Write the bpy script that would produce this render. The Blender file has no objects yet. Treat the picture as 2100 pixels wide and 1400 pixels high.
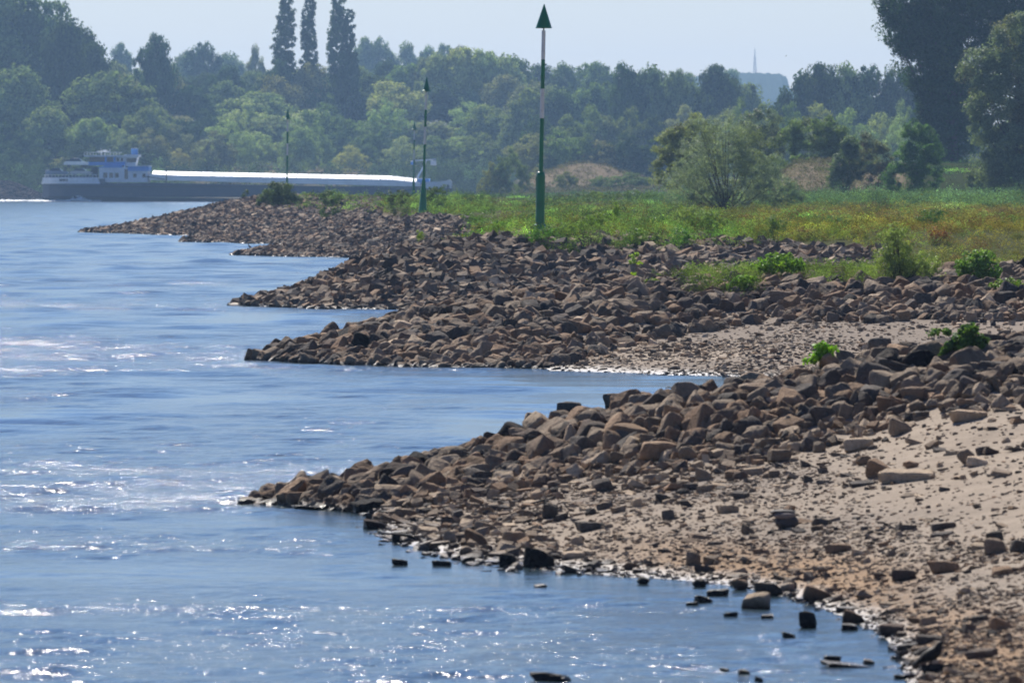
import bpy, bmesh, math, random
import numpy as np
from mathutils import Vector, Matrix

# ------------------------------------------------------------------ camera, sky, sun, exposure
SC = bpy.context.scene
COL = SC.collection
F = 17500.0            # focal length in pixels of the 2100 px wide photograph
CX, HY, CH = 1050.0, 372.0, 4.2   # principal column, horizon row, eye height above the water
cam_d = bpy.data.cameras.new('camera')
cam_d.sensor_width = 36.0
cam_d.lens = F / 2100.0 * 36.0
cam_d.shift_y = -(700.0 - HY) / 2100.0
cam_d.clip_start = 1.0
cam_d.clip_end = 20000.0
cam_d.dof.use_dof = True
cam_d.dof.focus_distance = 215.0
cam_d.dof.aperture_fstop = 8.0
cam = bpy.data.objects.new('camera', cam_d)
cam.location = (0, 0, CH)
cam.rotation_euler = (math.radians(90), 0, 0)
COL.objects.link(cam)
SC.camera = cam

SUN_EL, SUN_AZ = 42.0, -15.0       # azimuth from +Y, positive towards +X
world = bpy.data.worlds.new('World')
SC.world = world
world.use_nodes = True
wn = world.node_tree
for n in list(wn.nodes):
    wn.nodes.remove(n)
w_out = wn.nodes.new('ShaderNodeOutputWorld')
w_bg = wn.nodes.new('ShaderNodeBackground')
w_sky = wn.nodes.new('ShaderNodeTexSky')
w_sky.sky_type = 'NISHITA'
w_sky.sun_disc = False
w_sky.sun_elevation = math.radians(SUN_EL)
w_sky.sun_rotation = math.radians(SUN_AZ)
w_sky.air_density = 1.0
w_sky.dust_density = 0.1
w_sky.ozone_density = 2.5
w_bg.inputs['Strength'].default_value = 0.06
w_tc = wn.nodes.new('ShaderNodeTexCoord')
w_sep = wn.nodes.new('ShaderNodeSeparateXYZ')
w_tint = wn.nodes.new('ShaderNodeValToRGB')
w_mul = wn.nodes.new('ShaderNodeMix'); w_mul.data_type = 'RGBA'; w_mul.blend_type = 'MULTIPLY'; w_mul.inputs[0].default_value = 1.0
wn.links.new(w_tc.outputs['Generated'], w_sep.inputs[0])
wn.links.new(w_sep.outputs[2], w_tint.inputs[0])
cr_ = w_tint.color_ramp
cr_.elements[0].position = 0.0; cr_.elements[0].color = (0.83, 0.80, 0.91, 1)     # pale horizon
cr_.elements[1].position = 0.75; cr_.elements[1].color = (0.38, 0.46, 0.66, 1)
for p_, c_ in ((0.07, (0.68, 0.77, 1.02)), (0.20, (0.62, 0.78, 1.14)), (0.38, (0.52, 0.68, 1.04))):
    e_ = cr_.elements.new(p_); e_.color = (*c_, 1)
wn.links.new(w_sky.outputs[0], w_mul.inputs[6])
wn.links.new(w_tint.outputs[0], w_mul.inputs[7])
wn.links.new(w_mul.outputs[2], w_bg.inputs[0])
wn.links.new(w_bg.outputs[0], w_out.inputs[0])

sun_d = bpy.data.lights.new('sun', 'SUN')
sun_d.energy = 5.0
sun_d.angle = math.radians(0.55)
sun_d.color = (1.0, 0.94, 0.86)
sun = bpy.data.objects.new('sun', sun_d)
el, az = math.radians(SUN_EL), math.radians(SUN_AZ)
sdir = Vector((math.sin(az) * math.cos(el), math.cos(az) * math.cos(el), math.sin(el)))
sun.rotation_euler = (-sdir).to_track_quat('-Z', 'Y').to_euler()
sun.location = (0, 0, 60)
COL.objects.link(sun)

SC.view_settings.view_transform = 'Standard'
SC.view_settings.look = 'None'
SC.view_settings.exposure = 0.75
SC.view_settings.gamma = 1.0
SC.view_settings.use_curve_mapping = False
SC.render.engine = 'CYCLES'
SC.cycles.use_denoising = True
SC.cycles.pixel_filter_type = 'BLACKMAN_HARRIS'
SC.cycles.filter_width = 1.8
SC.cycles.use_adaptive_sampling = False
SC.cycles.max_bounces = 8
SC.cycles.diffuse_bounces = 3
SC.cycles.glossy_bounces = 3
SC.cycles.transmission_bounces = 4
SC.cycles.volume_bounces = 0
SC.cycles.sample_clamp_indirect = 3.0
SC.cycles.sample_clamp_direct = 160.0

rng = np.random.default_rng(11)
random.seed(7)


def W(px, py, d):
    return ((px - CX) * d / F, d, CH - (py - HY) * d / F)


def zof(py, d):
    return CH - (py - HY) * d / F


def dof_(py, z=0.0):
    return (CH - z) * F / (py - HY)


def tag(o, label=None, cat=None, group=None, kind=None):
    if label: o['label'] = label
    if cat: o['category'] = cat
    if group: o['group'] = group
    if kind: o['kind'] = kind
    return o


def empty(name, loc, rz=0.0):
    o = bpy.data.objects.new(name, None)
    o.empty_display_size = 0.3
    o.location = loc
    o.rotation_euler = (0, 0, rz)
    COL.objects.link(o)
    return o


def smooth(x, a, b):
    t = np.clip((x - a) / (b - a), 0, 1)
    return t * t * (3 - 2 * t)


def mesh_np(name, V, F_, mat=None, parent=None, col=None, shade=False, link=True, attr='tint'):
    """V (n,3); F_ (m,k) int array or list of such arrays"""
    if not isinstance(F_, list):
        F_ = [F_]
    me = bpy.data.meshes.new(name)
    me.vertices.add(len(V))
    me.vertices.foreach_set('co', np.asarray(V, dtype=np.float32).ravel())
    loops = np.concatenate([f.ravel() for f in F_]).astype(np.int32)
    totals = np.concatenate([np.full(len(f), f.shape[1], dtype=np.int32) for f in F_])
    starts = np.concatenate([[0], np.cumsum(totals)[:-1]]).astype(np.int32)
    me.loops.add(len(loops))
    me.loops.foreach_set('vertex_index', loops)
    me.polygons.add(len(totals))
    me.polygons.foreach_set('loop_start', starts)
    me.polygons.foreach_set('loop_total', totals)
    me.update(calc_edges=True)
    me.polygons.foreach_set('use_smooth', np.full(len(totals), bool(shade)))
    if col is not None:
        a = me.color_attributes.new(attr, 'FLOAT_COLOR', 'POINT')
        c4 = np.ones((len(V), 4), dtype=np.float32)
        c4[:, :3] = col
        a.data.foreach_set('color', c4.ravel())
    if mat: me.materials.append(mat)
    o = bpy.data.objects.new(name, me)
    if link: COL.objects.link(o)
    if parent is not None: o.parent = parent
    return o


# ------------------------------------------------------------------ materials
class NT:
    def __init__(self, name):
        self.m = bpy.data.materials.new(name)
        self.m.use_nodes = True
        self.t = self.m.node_tree
        self.b = self.t.nodes['Principled BSDF']
        self.o = self.t.nodes['Material Output']

    def n(self, typ, **kw):
        x = self.t.nodes.new(typ)
        for k, v in kw.items():
            if k.startswith('i_'):
                x.inputs[int(k[2:])].default_value = v
            else:
                setattr(x, k, v)
        return x

    def l(self, a, b):
        self.t.links.new(a, b)

    def math(self, op, a, b=None, c=None, clamp=False):
        x = self.n('ShaderNodeMath', operation=op, use_clamp=clamp)
        for i, v in enumerate((a, b, c)):
            if v is None: continue
            if isinstance(v, (int, float)): x.inputs[i].default_value = v
            else: self.l(v, x.inputs[i])
        return x.outputs[0]

    def mix(self, fac, a, b, mode='MIX'):
        x = self.n('ShaderNodeMix', data_type='RGBA', blend_type=mode)
        for i, v in ((0, fac), (6, a), (7, b)):
            if isinstance(v, (int, float)): x.inputs[i].default_value = v
            elif isinstance(v, tuple): x.inputs[i].default_value = (*v[:3], 1)
            else: self.l(v, x.inputs[i])
        return x.outputs[2]

    def noise(self, scale, detail=4, rough=0.55, vec=None, dist=0.0):
        x = self.n('ShaderNodeTexNoise')
        x.inputs['Scale'].default_value = scale
        x.inputs['Detail'].default_value = detail
        x.inputs['Roughness'].default_value = rough
        x.inputs['Distortion'].default_value = dist
        if vec is not None: self.l(vec, x.inputs['Vector'])
        return x.outputs['Fac']

    def ramp(self, v, a, b, lo=0.0, hi=1.0):
        x = self.n('ShaderNodeMapRange')
        x.clamp = True
        self.l(v, x.inputs[0])
        x.inputs[1].default_value = a; x.inputs[2].default_value = b
        x.inputs[3].default_value = lo; x.inputs[4].default_value = hi
        return x.outputs[0]

    def bump(self, h, strength, dist, nrm=None):
        x = self.n('ShaderNodeBump')
        if isinstance(strength, (int, float)): x.inputs['Strength'].default_value = strength
        else: self.l(strength, x.inputs['Strength'])
        x.inputs['Distance'].default_value = dist
        self.l(h, x.inputs['Height'])
        if nrm is not None: self.l(nrm, x.inputs['Normal'])
        return x.outputs[0]


def paint(name, rgb, rough=0.45, spec=0.5, metal=0.0, var=0.12, nscale=1.5, grime=(0.12, 0.1, 0.08), grime_amt=0.25):
    k = NT(name)
    geo = k.n('ShaderNodeNewGeometry')
    tc = k.n('ShaderNodeTexCoord').outputs['Object']
    n1 = k.noise(nscale, 6, 0.6, tc)
    n2 = k.noise(nscale * 5, 4, 0.6, tc)
    base = k.mix(k.ramp(n1, 0.35, 0.7), tuple(c * (1 - var) for c in rgb), tuple(min(1, c * (1 + var)) for c in rgb))
    base = k.mix(k.math('MULTIPLY', k.ramp(n2, 0.52, 0.75), grime_amt), base, grime)
    k.l(base, k.b.inputs['Base Color'])
    k.b.inputs['Roughness'].default_value = rough
    k.b.inputs['Metallic'].default_value = metal
    k.b.inputs['Specular IOR Level'].default_value = spec
    return k.m


def rock_material(name, use_attr):
    k = NT(name)
    geo = k.n('ShaderNodeNewGeometry')
    tc = k.n('ShaderNodeTexCoord').outputs['Object']
    if use_attr:
        a = k.n('ShaderNodeAttribute', attribute_name='tint')
        base = a.outputs['Color']
        rnd = geo.outputs['Random Per Island']
    else:
        oi = k.n('ShaderNodeObjectInfo')
        base = oi.outputs['Color']
        rnd = oi.outputs['Random']
    pos = geo.outputs['Position']
    n1 = k.noise(3.2, 6, 0.65, pos, 0.4)
    n2 = k.noise(19.0, 6, 0.7, pos)
    n3 = k.noise(70.0, 4, 0.6, pos)
    f = k.ramp(n1, 0.3, 0.72, 0.72, 1.3)
    f2 = k.ramp(n2, 0.25, 0.75, 0.68, 1.34)
    m = k.math('MULTIPLY', f, f2)
    m = k.math('MULTIPLY', m, k.ramp(rnd, 0, 1, 0.82, 1.18))
    c = k.n('ShaderNodeVectorMath', operation='SCALE')
    k.l(base, c.inputs[0]); k.l(m, c.inputs['Scale'])
    # pale mineral dust / lichen on a few, rust stains on others
    col = k.mix(k.math('MULTIPLY', k.ramp(n2, 0.58, 0.72), 0.35), c.outputs[0], (0.34, 0.30, 0.26))
    col = k.mix(k.math('MULTIPLY', k.ramp(k.noise(1.1, 3, 0.5, pos), 0.52, 0.7), 0.35), col, (0.20, 0.11, 0.065))
    # wet zone just above the water line
    sep = k.n('ShaderNodeSeparateXYZ'); k.l(pos, sep.inputs[0])
    zz = k.math('ADD', sep.outputs[2], k.math('MULTIPLY', n1, -0.16))
    wet = k.ramp(zz, -0.06, 0.03, 1.0, 0.0)
    dark = k.mix(1.0, col, (0.16, 0.14, 0.13), 'MULTIPLY')
    col = k.mix(wet, col, dark)
    k.l(col, k.b.inputs['Base Color'])
    k.l(k.ramp(wet, 0, 1, 0.82, 0.24), k.b.inputs['Roughness'])
    k.l(k.ramp(wet, 0, 1, 0.06, 0.26), k.b.inputs['Specular IOR Level'])
    b1 = k.bump(n2, 0.85, 0.05)
    b2 = k.bump(n3, 0.4, 0.008, b1)
    k.l(b2, k.b.inputs['Normal'])
    return k.m


def leaf_material(name, use_attr=True, trans=0.32, gloss=0.04, hue=0.18):
    k = NT(name)
    geo = k.n('ShaderNodeNewGeometry')
    if use_attr:
        base = k.n('ShaderNodeAttribute', attribute_name='tint').outputs['Color']
    else:
        base = k.n('ShaderNodeObjectInfo').outputs['Color']
    rnd = geo.outputs['Random Per Island']
    sc = k.n('ShaderNodeVectorMath', operation='SCALE')
    k.l(base, sc.inputs[0]); k.l(k.ramp(rnd, 0, 1, 0.62, 1.42), sc.inputs['Scale'])
    col = k.mix(k.math('MULTIPLY', k.ramp(k.math('FRACT', k.math('MULTIPLY', rnd, 7.31)), 0.55, 1.0), hue), sc.outputs[0], (0.16, 0.15, 0.04))
    d = k.n('ShaderNodeBsdfDiffuse'); t = k.n('ShaderNodeBsdfTranslucent'); g = k.n('ShaderNodeBsdfGlossy')
    g.inputs['Roughness'].default_value = 0.5
    g.inputs['Color'].default_value = (0.8, 0.85, 0.8, 1)
    k.l(col, d.inputs['Color'])
    tcx = k.mix(1.0, col, (1.25, 1.5, 0.7), 'MULTIPLY')
    k.l(tcx, t.inputs['Color'])
    m1 = k.n('ShaderNodeMixShader'); m1.inputs[0].default_value = trans
    k.l(d.outputs[0], m1.inputs[1]); k.l(t.outputs[0], m1.inputs[2])
    fr = k.n('ShaderNodeFresnel'); fr.inputs['IOR'].default_value = 1.4
    m2 = k.n('ShaderNodeMixShader')
    k.l(k.math('MULTIPLY', fr.outputs[0], gloss), m2.inputs[0])
    k.l(m1.outputs[0], m2.inputs[1]); k.l(g.outputs[0], m2.inputs[2])
    k.l(m2.outputs[0] if gloss > 0 else m1.outputs[0], k.o.inputs['Surface'])
    return k.m


def bark_material():
    k = NT('bark')
    tc = k.n('ShaderNodeTexCoord').outputs['Object']
    n1 = k.noise(2.5, 6, 0.7, tc)
    k.l(k.mix(n1, (0.05, 0.04, 0.03), (0.13, 0.10, 0.08)), k.b.inputs['Base Color'])
    k.b.inputs['Roughness'].default_value = 0.9
    k.l(k.bump(n1, 0.6, 0.05), k.b.inputs['Normal'])
    return k.m


def ground_material():
    k = NT('ground')
    geo = k.n('ShaderNodeNewGeometry'); pos = geo.outputs['Position']
    base = k.n('ShaderNodeAttribute', attribute_name='tint').outputs['Color']
    gr = k.n('ShaderNodeAttribute', attribute_name='grit').outputs['Fac']
    n1 = k.noise(1.3, 5, 0.6, pos)
    n2 = k.noise(14.0, 6, 0.75, pos)
    n3 = k.noise(55.0, 5, 0.75, pos)
    vor = k.n('ShaderNodeTexVoronoi'); vor.inputs['Scale'].default_value = 22.0
    vor.inputs['Randomness'].default_value = 1.0
    k.l(pos, vor.inputs['Vector'])
    m = k.math('MULTIPLY', k.ramp(n1, 0.3, 0.7, 0.85, 1.15), k.ramp(n3, 0.3, 0.7, 0.78, 1.22))
    c = k.n('ShaderNodeVectorMath', operation='SCALE')
    k.l(base, c.inputs[0]); k.l(m, c.inputs['Scale'])
    pebble = k.mix(vor.outputs['Color'], (0.13, 0.11, 0.095), (0.36, 0.32, 0.28))
    amt = k.math('MULTIPLY', gr, k.ramp(n2, 0.42, 0.56))
    col = k.mix(k.math('MULTIPLY', amt, 0.8), c.outputs[0], pebble)
    sep = k.n('ShaderNodeSeparateXYZ'); k.l(pos, sep.inputs[0])
    zz = k.math('ADD', sep.outputs[2], k.math('MULTIPLY', n1, -0.10))
    wet = k.ramp(zz, -0.05, 0.05, 1.0, 0.0)
    col = k.mix(wet, col, k.mix(1.0, col, (0.33, 0.30, 0.28), 'MULTIPLY'))
    k.l(col, k.b.inputs['Base Color'])
    k.l(k.ramp(wet, 0, 1, 0.9, 0.3), k.b.inputs['Roughness'])
    k.l(k.ramp(wet, 0, 1, 0.0, 0.5), k.b.inputs['Specular IOR Level'])
    h = k.math('ADD', k.math('MULTIPLY', n2, 0.7), k.math('MULTIPLY', n3, 0.5))
    k.l(k.bump(h, 0.8, 0.03), k.b.inputs['Normal'])
    return k.m


def water_material():
    k = NT('river_water')
    geo = k.n('ShaderNodeNewGeometry'); pos = geo.outputs['Position']
    sep = k.n('ShaderNodeSeparateXYZ'); k.l(pos, sep.inputs[0])
    k.b.inputs['Base Color'].default_value = (0.022, 0.045, 0.060, 1)
    k.b.inputs['Roughness'].default_value = 0.13
    k.b.inputs['IOR'].default_value = 1.333
    rough = k.n('ShaderNodeAttribute', attribute_name='rough').outputs['Fac']
    mp = k.n('ShaderNodeMapping'); k.l(pos, mp.inputs[0]); mp.inputs['Scale'].default_value = (1.0, 0.8, 1.0)
    a = k.noise(1.6, 3, 0.6, mp.outputs[0], 0.6)
    b = k.noise(6.5, 4, 0.65, mp.outputs[0], 0.8)
    c = k.noise(0.35, 3, 0.6, mp.outputs[0], 0.3)
    big = k.bump(c, k.math('MULTIPLY', rough, 0.35), 0.7)
    mid = k.bump(a, k.math('MULTIPLY', rough, 0.55), 0.30, big)
    fine0 = k.bump(b, k.math('MULTIPLY', rough, 0.8), 0.06, mid)
    mp2 = k.n('ShaderNodeMapping'); k.l(pos, mp2.inputs[0]); mp2.inputs['Scale'].default_value = (1.0, 0.42, 1.0)
    e_ = k.noise(19.0, 2, 0.5, mp2.outputs[0], 0.4)
    fine = k.bump(e_, k.math('MULTIPLY', k.math('MULTIPLY', rough, rough), 1.0), 0.034, fine0)
    k.l(fine, k.b.inputs['Normal'])
    return k.m


M = {}
M['rock'] = rock_material('riprap_stone', False)
M['rock_many'] = rock_material('riprap_stone_heap', True)
M['leaf'] = leaf_material('leaves')
M['leaf_tree'] = leaf_material('tree_leaves', use_attr=False, trans=0.16, gloss=0.0, hue=0.12)
M['leaf_far'] = leaf_material('matte_leaves', trans=0.15, gloss=0.0)
M['bark'] = bark_material()
M['ground'] = ground_material()
M['water'] = water_material()
M['green_paint'] = paint('green_paint', (0.008, 0.17, 0.065), 0.4, var=0.2, grime_amt=0.12)
M['white_paint'] = paint('white_paint', (0.72, 0.71, 0.68), 0.5, var=0.05)
M['hull'] = paint('hull_paint', (0.03, 0.042, 0.075), 0.45, nscale=0.25)
M['hull_low'] = paint('hull_antifouling', (0.018, 0.022, 0.035), 0.6, nscale=0.3)
M['ship_white'] = paint('ship_white', (0.80, 0.82, 0.84), 0.4, nscale=0.4)
M['ship_blue'] = paint('ship_blue', (0.10, 0.32, 0.75), 0.4, nscale=0.4)
M['ship_deck'] = paint('ship_deck', (0.12, 0.13, 0.15), 0.6, nscale=0.4)
M['dark'] = paint('dark_fittings', (0.03, 0.032, 0.036), 0.5)
M['glass'] = paint('dark_glass', (0.02, 0.03, 0.04), 0.08, var=0.02, grime_amt=0.0)
M['alu'] = paint('bright_hatch_metal', (0.70, 0.71, 0.73), 0.4, metal=0.6, nscale=0.3, grime_amt=0.1)
M['car_silver'] = paint('car_silver', (0.60, 0.63, 0.66), 0.25, metal=0.5, grime_amt=0.0)
M['car_blue'] = paint('car_dark_blue', (0.10, 0.16, 0.26), 0.15, grime_amt=0.0)
M['car_grey'] = paint('car_grey', (0.30, 0.33, 0.37), 0.2, metal=0.3, grime_amt=0.0)
M['crow'] = paint('black_feathers', (0.008, 0.008, 0.010), 0.6, spec=.15, grime_amt=0.0)
M['heron'] = paint('grey_feathers', (0.10, 0.11, 0.13), 0.7, grime_amt=0.0)
M['wood'] = paint('wet_black_wood', (0.03, 0.025, 0.02), 0.6)
M['cloth'] = paint('dark_sodden_cloth', (0.055, 0.045, 0.042), 0.8, nscale=9)
M['cloth_pale'] = paint('pale_cloth_band', (0.20, 0.16, 0.14), 0.85, nscale=9)
M['foam'] = paint('foam', (0.85, 0.88, 0.9), 0.6, nscale=1.0, grime_amt=0.0)
M['far_steel'] = paint('far_steel', (0.35, 0.36, 0.38), 0.6)

# ------------------------------------------------------------------ terrain from feature lines
PT = []   # (px, d, z)


def add_line(pts, step=70):
    """pts: (px, d, z) polyline, densified"""
    for (a, b) in zip(pts[:-1], pts[1:]):
        n = max(1, int(abs(b[0] - a[0]) / step + abs(math.log(b[1] / a[1])) * 4000 / step))
        for i in range(n):
            t = i / n
            PT.append(tuple(a[j] + (b[j] - a[j]) * t for j in range(3)))
    PT.append(pts[-1])


# per groyne: px, (front py, front z), (crest py, crest d), (back d, back z)
G = {
 1: [(525, 1032, 0, 1018, 111.9, 112.6, -.02), (600, 1036, 0, 1003, 111.8, 113, -.02), (740, 1050, 0, 965, 111.6, 114, -.05),
     (830, 1045, .04, 940, 111.5, 115, -.05), (1000, 1010, .25, 895, 111.3, 115.5, -.1), (1200, 975, .48, 828, 111, 116, -.1),
     (1400, 958, .65, 792, 110.8, 116.5, -.1), (1600, 930, .82, 768, 110.8, 117, .0), (1800, 880, 1.1, 715, 111, 117.5, .3),
     (2000, 835, 1.4, 695, 111.5, 118, .6), (2100, 825, 1.45, 688, 112, 118, .8), (2700, 815, 1.6, 676, 113, 119, 1.2)],
 2: [(535, 738, 0, 728, 201.6, 202.6, -.02), (600, 742, 0, 706, 202, 205, -.05), (740, 747, 0, 667, 203, 208, -.05),
     (830, 750, 0, 642, 204, 210, -.05), (950, 753, 0, 613, 206, 213, -.05), (1130, 745, .08, 594, 209, 216, .1),
     (1340, 690, .55, 574, 212, 218, .5), (1550, 655, .9, 563, 213, 219, .9), (1780, 652, .97, 562, 213, 219, 1.1),
     (2100, 650, 1.0, 547, 214, 220, 1.3), (2700, 650, 1.1, 540, 214, 221, 1.5)],
 3: [(495, 626, 0, 617, 290, 292, -.02), (560, 629, 0, 602, 290.5, 295, -.05), (660, 632, 0, 562, 291, 298, -.05),
     (740, 634, 0, 526, 293, 303, -.05), (870, 636, 0, 499, 296, 308, -.05), (1000, 640, 0, 484, 299, 312, 2.1),
     (1130, 618, .2, 478, 301, 315, 2.2), (1340, 600, .5, 492, 301, 310, 2.25), (1600, 590, .8, 508, 300, 308, 2.25),
     (1780, 580, 1.0, 515, 299, 306, 2.3), (2100, 580, 1.1, 515, 299, 306, 2.3), (2700, 580, 1.2, 515, 299, 306, 2.3)],
 4: [(495, 523, 0, 516, 489, 492, -.03), (560, 525, 0, 506, 491, 495, -.05), (650, 527, 0, 492, 493, 500, -.05),
     (740, 528, 0, 470, 497, 510, -.05), (800, 529, 0, 452, 500, 512, .4), (868, 531, 0, 437, 504, 515, 2.0), (930, 531, 1.2, 434, 505, 515, 2.3)],
 5: [(390, 496, 0, 489, 596, 600, -.03), (450, 498, 0, 482, 598, 604, -.05), (560, 500, 0, 470, 600, 608, -.05),
     (650, 501, 0, 455, 603, 612, .5), (740, 502, 0, 440, 607, 615, 1.8), (880, 504, .1, 434, 610, 620, 2.3)],
 6: [(180, 477, 0, 473, 702, 706, -.03), (260, 479, 0, 461, 706, 712, -.05), (370, 482, 0, 439, 712, 722, -.05),
     (450, 484, 0, 418, 720, 735, -.05), (530, 486, 0, 409, 730, 760, .6), (620, 488, .1, 410, 740, 780, 2.0), (780, 490, .3, 414, 745, 790, 2.35)],
}
ROCKR = {1: .20, 2: .16, 3: .17, 4: .17, 5: .17, 6: .17}
GW = {}
for g, rows in G.items():
    fr, cr, bk, pre, post = [], [], [], [], []
    for (px, fpy, fz, cpy, cd, bd, bz) in rows:
        fd = dof_(fpy, fz)
        fr.append((px, fd, fz)); cr.append((px, cd, zof(cpy, cd) - ROCKR[g])); bk.append((px, bd, bz))
        if fz <= 0: pre.append((px, fd * .975, -.55))
        if bz <= 0: post.append((px, bd * 1.025, -.6))
    GW[g] = (np.array(fr), np.array(cr), np.array(bk))
    add_line(fr); add_line(cr); add_line(bk)
    if len(pre) > 1: add_line(pre, 120)
    if len(post) > 1: add_line(post, 120)
    tp = rows[0]
    PT.append((tp[0] - 45, tp[4], -.35)); PT.append((tp[0] - 120, tp[4], -.9))

# shoreline of the near beach, and of the bays
sh1 = [(740, dof_(1050), 0), (800, dof_(1108), 0), (940, dof_(1148), 0), (1090, dof_(1165), 0), (1250, dof_(1180), 0), (1400, dof_(1190), 0),
       (1500, dof_(1200), 0), (1610, dof_(1222), 0), (1700, dof_(1252), 0), (1790, dof_(1290), 0), (1835, dof_(1330), 0), (1860, dof_(1400), 0), (1900, 64, 0), (1930, 59, 0)]
add_line(sh1, 45)
add_line([(p[0] - 45, p[1] * .965, -.16) for p in sh1], 60)
add_line([(p[0] - 150, p[1] * .93, -.6) for p in sh1], 120)
for px, py, z in [(2100, 1390, .13), (2200, 1300, .3), (2100, 1180, .36), (2100, 1000, .80), (1950, 1250, .16), (1700, 1100, .33), (1300, 1060, .36),
                  (1000, 1065, .14), (2300, 1000, .95), (1900, 1000, .72), (1500, 1050, .42), (1850, 1150, .32), (900, 1075, .06), (1150, 1110, .14),
                  (1450, 1130, .19), (1700, 1190, .13), (2600, 1200, .7), (2600, 1000, 1.1), (1700, 980, .72), (1150, 1010, .38)]:
    PT.append((px, dof_(py, z), z))
sh2 = [(1130, dof_(760), 0), (1260, dof_(764), 0), (1400, dof_(768), 0), (1520, dof_(775), 0)]
add_line(sh2 + [(1640, 172, 0), (1700, 155, 0), (1690, 138, 0), (1600, 125, 0), (1560, 119, 0)], 60)
for px, py, z in [(1340, 738, .2), (1550, 722, .4), (1780, 702, .55), (2100, 700, .62), (1250, 735, .17), (1650, 755, .13), (1800, 735, .33), (2600, 700, .8),
                  (1900, 760, .28), (2100, 760, .4), (1450, 750, .13)]:
    PT.append((px, dof_(py, z), z))
for px, d, z in [(2100, 150, .6), (2100, 130, .7), (1900, 150, .25), (1900, 130, .35), (2700, 150, 1.2)]:
    PT.append((px, d, z))
for d in (122, 135, 150, 165, 178):
    for px in (300, 700, 1000, 1250, 1450):
        if not (d > 170 and px > 1250): PT.append((px, d, -.7))
for d in (224, 238, 252, 265):
    for px in (400, 650, 850, 1000): PT.append((px, d, -.7))
    for px in (1300, 1700, 2200, 2700): PT.append((px, d, .6 + (px - 1300) * .0006))
    PT.append((1130, d, 0))
for d in (325, 360, 400, 440):
    for px in (300, 500, 700, 820): PT.append((px, d, -.8))
    PT.append((868, d, 0.0)); PT.append((915, d, 1.3)); PT.append((965, d, 2.1)); PT.append((1060, d, 2.3))
for d in (520, 535, 552):
    for px in (300, 500, 620): PT.append((px, d, -.8))
    PT.append((700, d, 0)); PT.append((800, d, 1.6)); PT.append((900, d, 2.2))
for d in (622, 640):
    for px in (250, 400, 520): PT.append((px, d, -.8))
    PT.append((620, d, .2)); PT.append((720, d, 1.9)); PT.append((850, d, 2.3))
for d in (330, 370, 420, 470, 520, 580, 650, 750, 870, 1000, 1200, 1400, 1600):
    for px in (1160, 1350, 1600, 1850, 2100, 2400, 2800):
        PT.append((px, d, 2.3 + .06 * math.sin(px * .013 + d * .03)))
for d in (800, 900, 1000):
    PT.append((700, d, 1.2)); PT.append((820, d, 2.2)); PT.append((960, d, 2.35)); PT.append((600, d, -.6)); PT.append((400, d, -1))
for d in (1150, 1300, 1500, 1600):
    PT.append((950, d, 0)); PT.append((1040, d, 2.2)); PT.append((850, d, -1)); PT.append((600, d, -1.2))
for d in np.geomspace(58, 1600, 26):
    for px in (-700, -300, 0): PT.append((px, d, -1.2))
for d in np.geomspace(58, 110, 6):
    for px in (300, 550): PT.append((px, d, -1.0))
for px in (800, 1100, 1400, 1650): PT.append((px, 62, -.9)); PT.append((px, 72, -.8))

P = np.array(PT)
_, ui = np.unique(np.round(P[:, :2] * [0.05, 20 / 1.0] if False else np.c_[P[:, 0] / 8, np.log(P[:, 1]) * 500], 0), axis=0, return_index=True)
P = P[np.sort(ui)]
KL = 4000.0
cu = np.c_[P[:, 0], np.log(P[:, 1]) * KL]
D0 = np.sqrt(((cu[:, None, :] - cu[None, :, :]) ** 2).sum(-1))
n = len(cu)
A = np.zeros((n + 1, n + 1)); A[:n, :n] = D0 + np.eye(n) * 0.5 * 0; A[:n, n] = 1; A[n, :n] = 1
sol = np.linalg.solve(A, np.r_[P[:, 2], 0])
# tabulate on a regular (px, ln d) grid
GPX = np.arange(-700, 2801, 10.0)
GLD = np.arange(math.log(58), math.log(1600), 0.0045)
gx, gl = np.meshgrid(GPX, GLD)
q = np.c_[gx.ravel(), gl.ravel() * KL]
TZ = np.zeros(len(q))
for i in range(0, len(q), 4000):
    dd = np.sqrt(((q[i:i + 4000, None, :] - cu[None, :, :]) ** 2).sum(-1))
    TZ[i:i + 4000] = dd @ sol[:n] + sol[n]
TZ = TZ.reshape(gx.shape)


def near_z(px, y):
    fx = np.clip((px - GPX[0]) / 10.0, 0, len(GPX) - 1.001)
    fl = np.clip((np.log(y) - GLD[0]) / 0.0045, 0, len(GLD) - 1.001)
    ix, il = fx.astype(int), fl.astype(int)
    a, b = fx - ix, fl - il
    return (TZ[il, ix] * (1 - a) * (1 - b) + TZ[il, ix + 1] * a * (1 - b) + TZ[il + 1, ix] * (1 - a) * b + TZ[il + 1, ix + 1] * a * b)


def far_z(px, y):
    L = smooth(px, 950, 1100)
    near = -1.5 * (1 - L) + L * np.interp(y, [1300, 1500, 1600, 2100], [2.4, 2.8, 3.4, 6.0])
    hill = np.interp(y, [2085, 2100, 2130, 2200, 2350, 2500, 3000, 4000, 8000], [-1.5, .3, 5.5, 7.5, 14, 20, 24, 30, 30])
    z = np.where(y > 2085, np.maximum(hill, near), near)
    z = z + 4.6 * np.exp(-((px - 1200) / 120.0) ** 2) * np.exp(-((y - 1500) / 40.0) ** 2)
    z = np.maximum(z, -1.5 + (5.6) * (1 - smooth(px, 0, 150)) * np.exp(-((y - 2030) / 22.0) ** 2))
    return z


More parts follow.
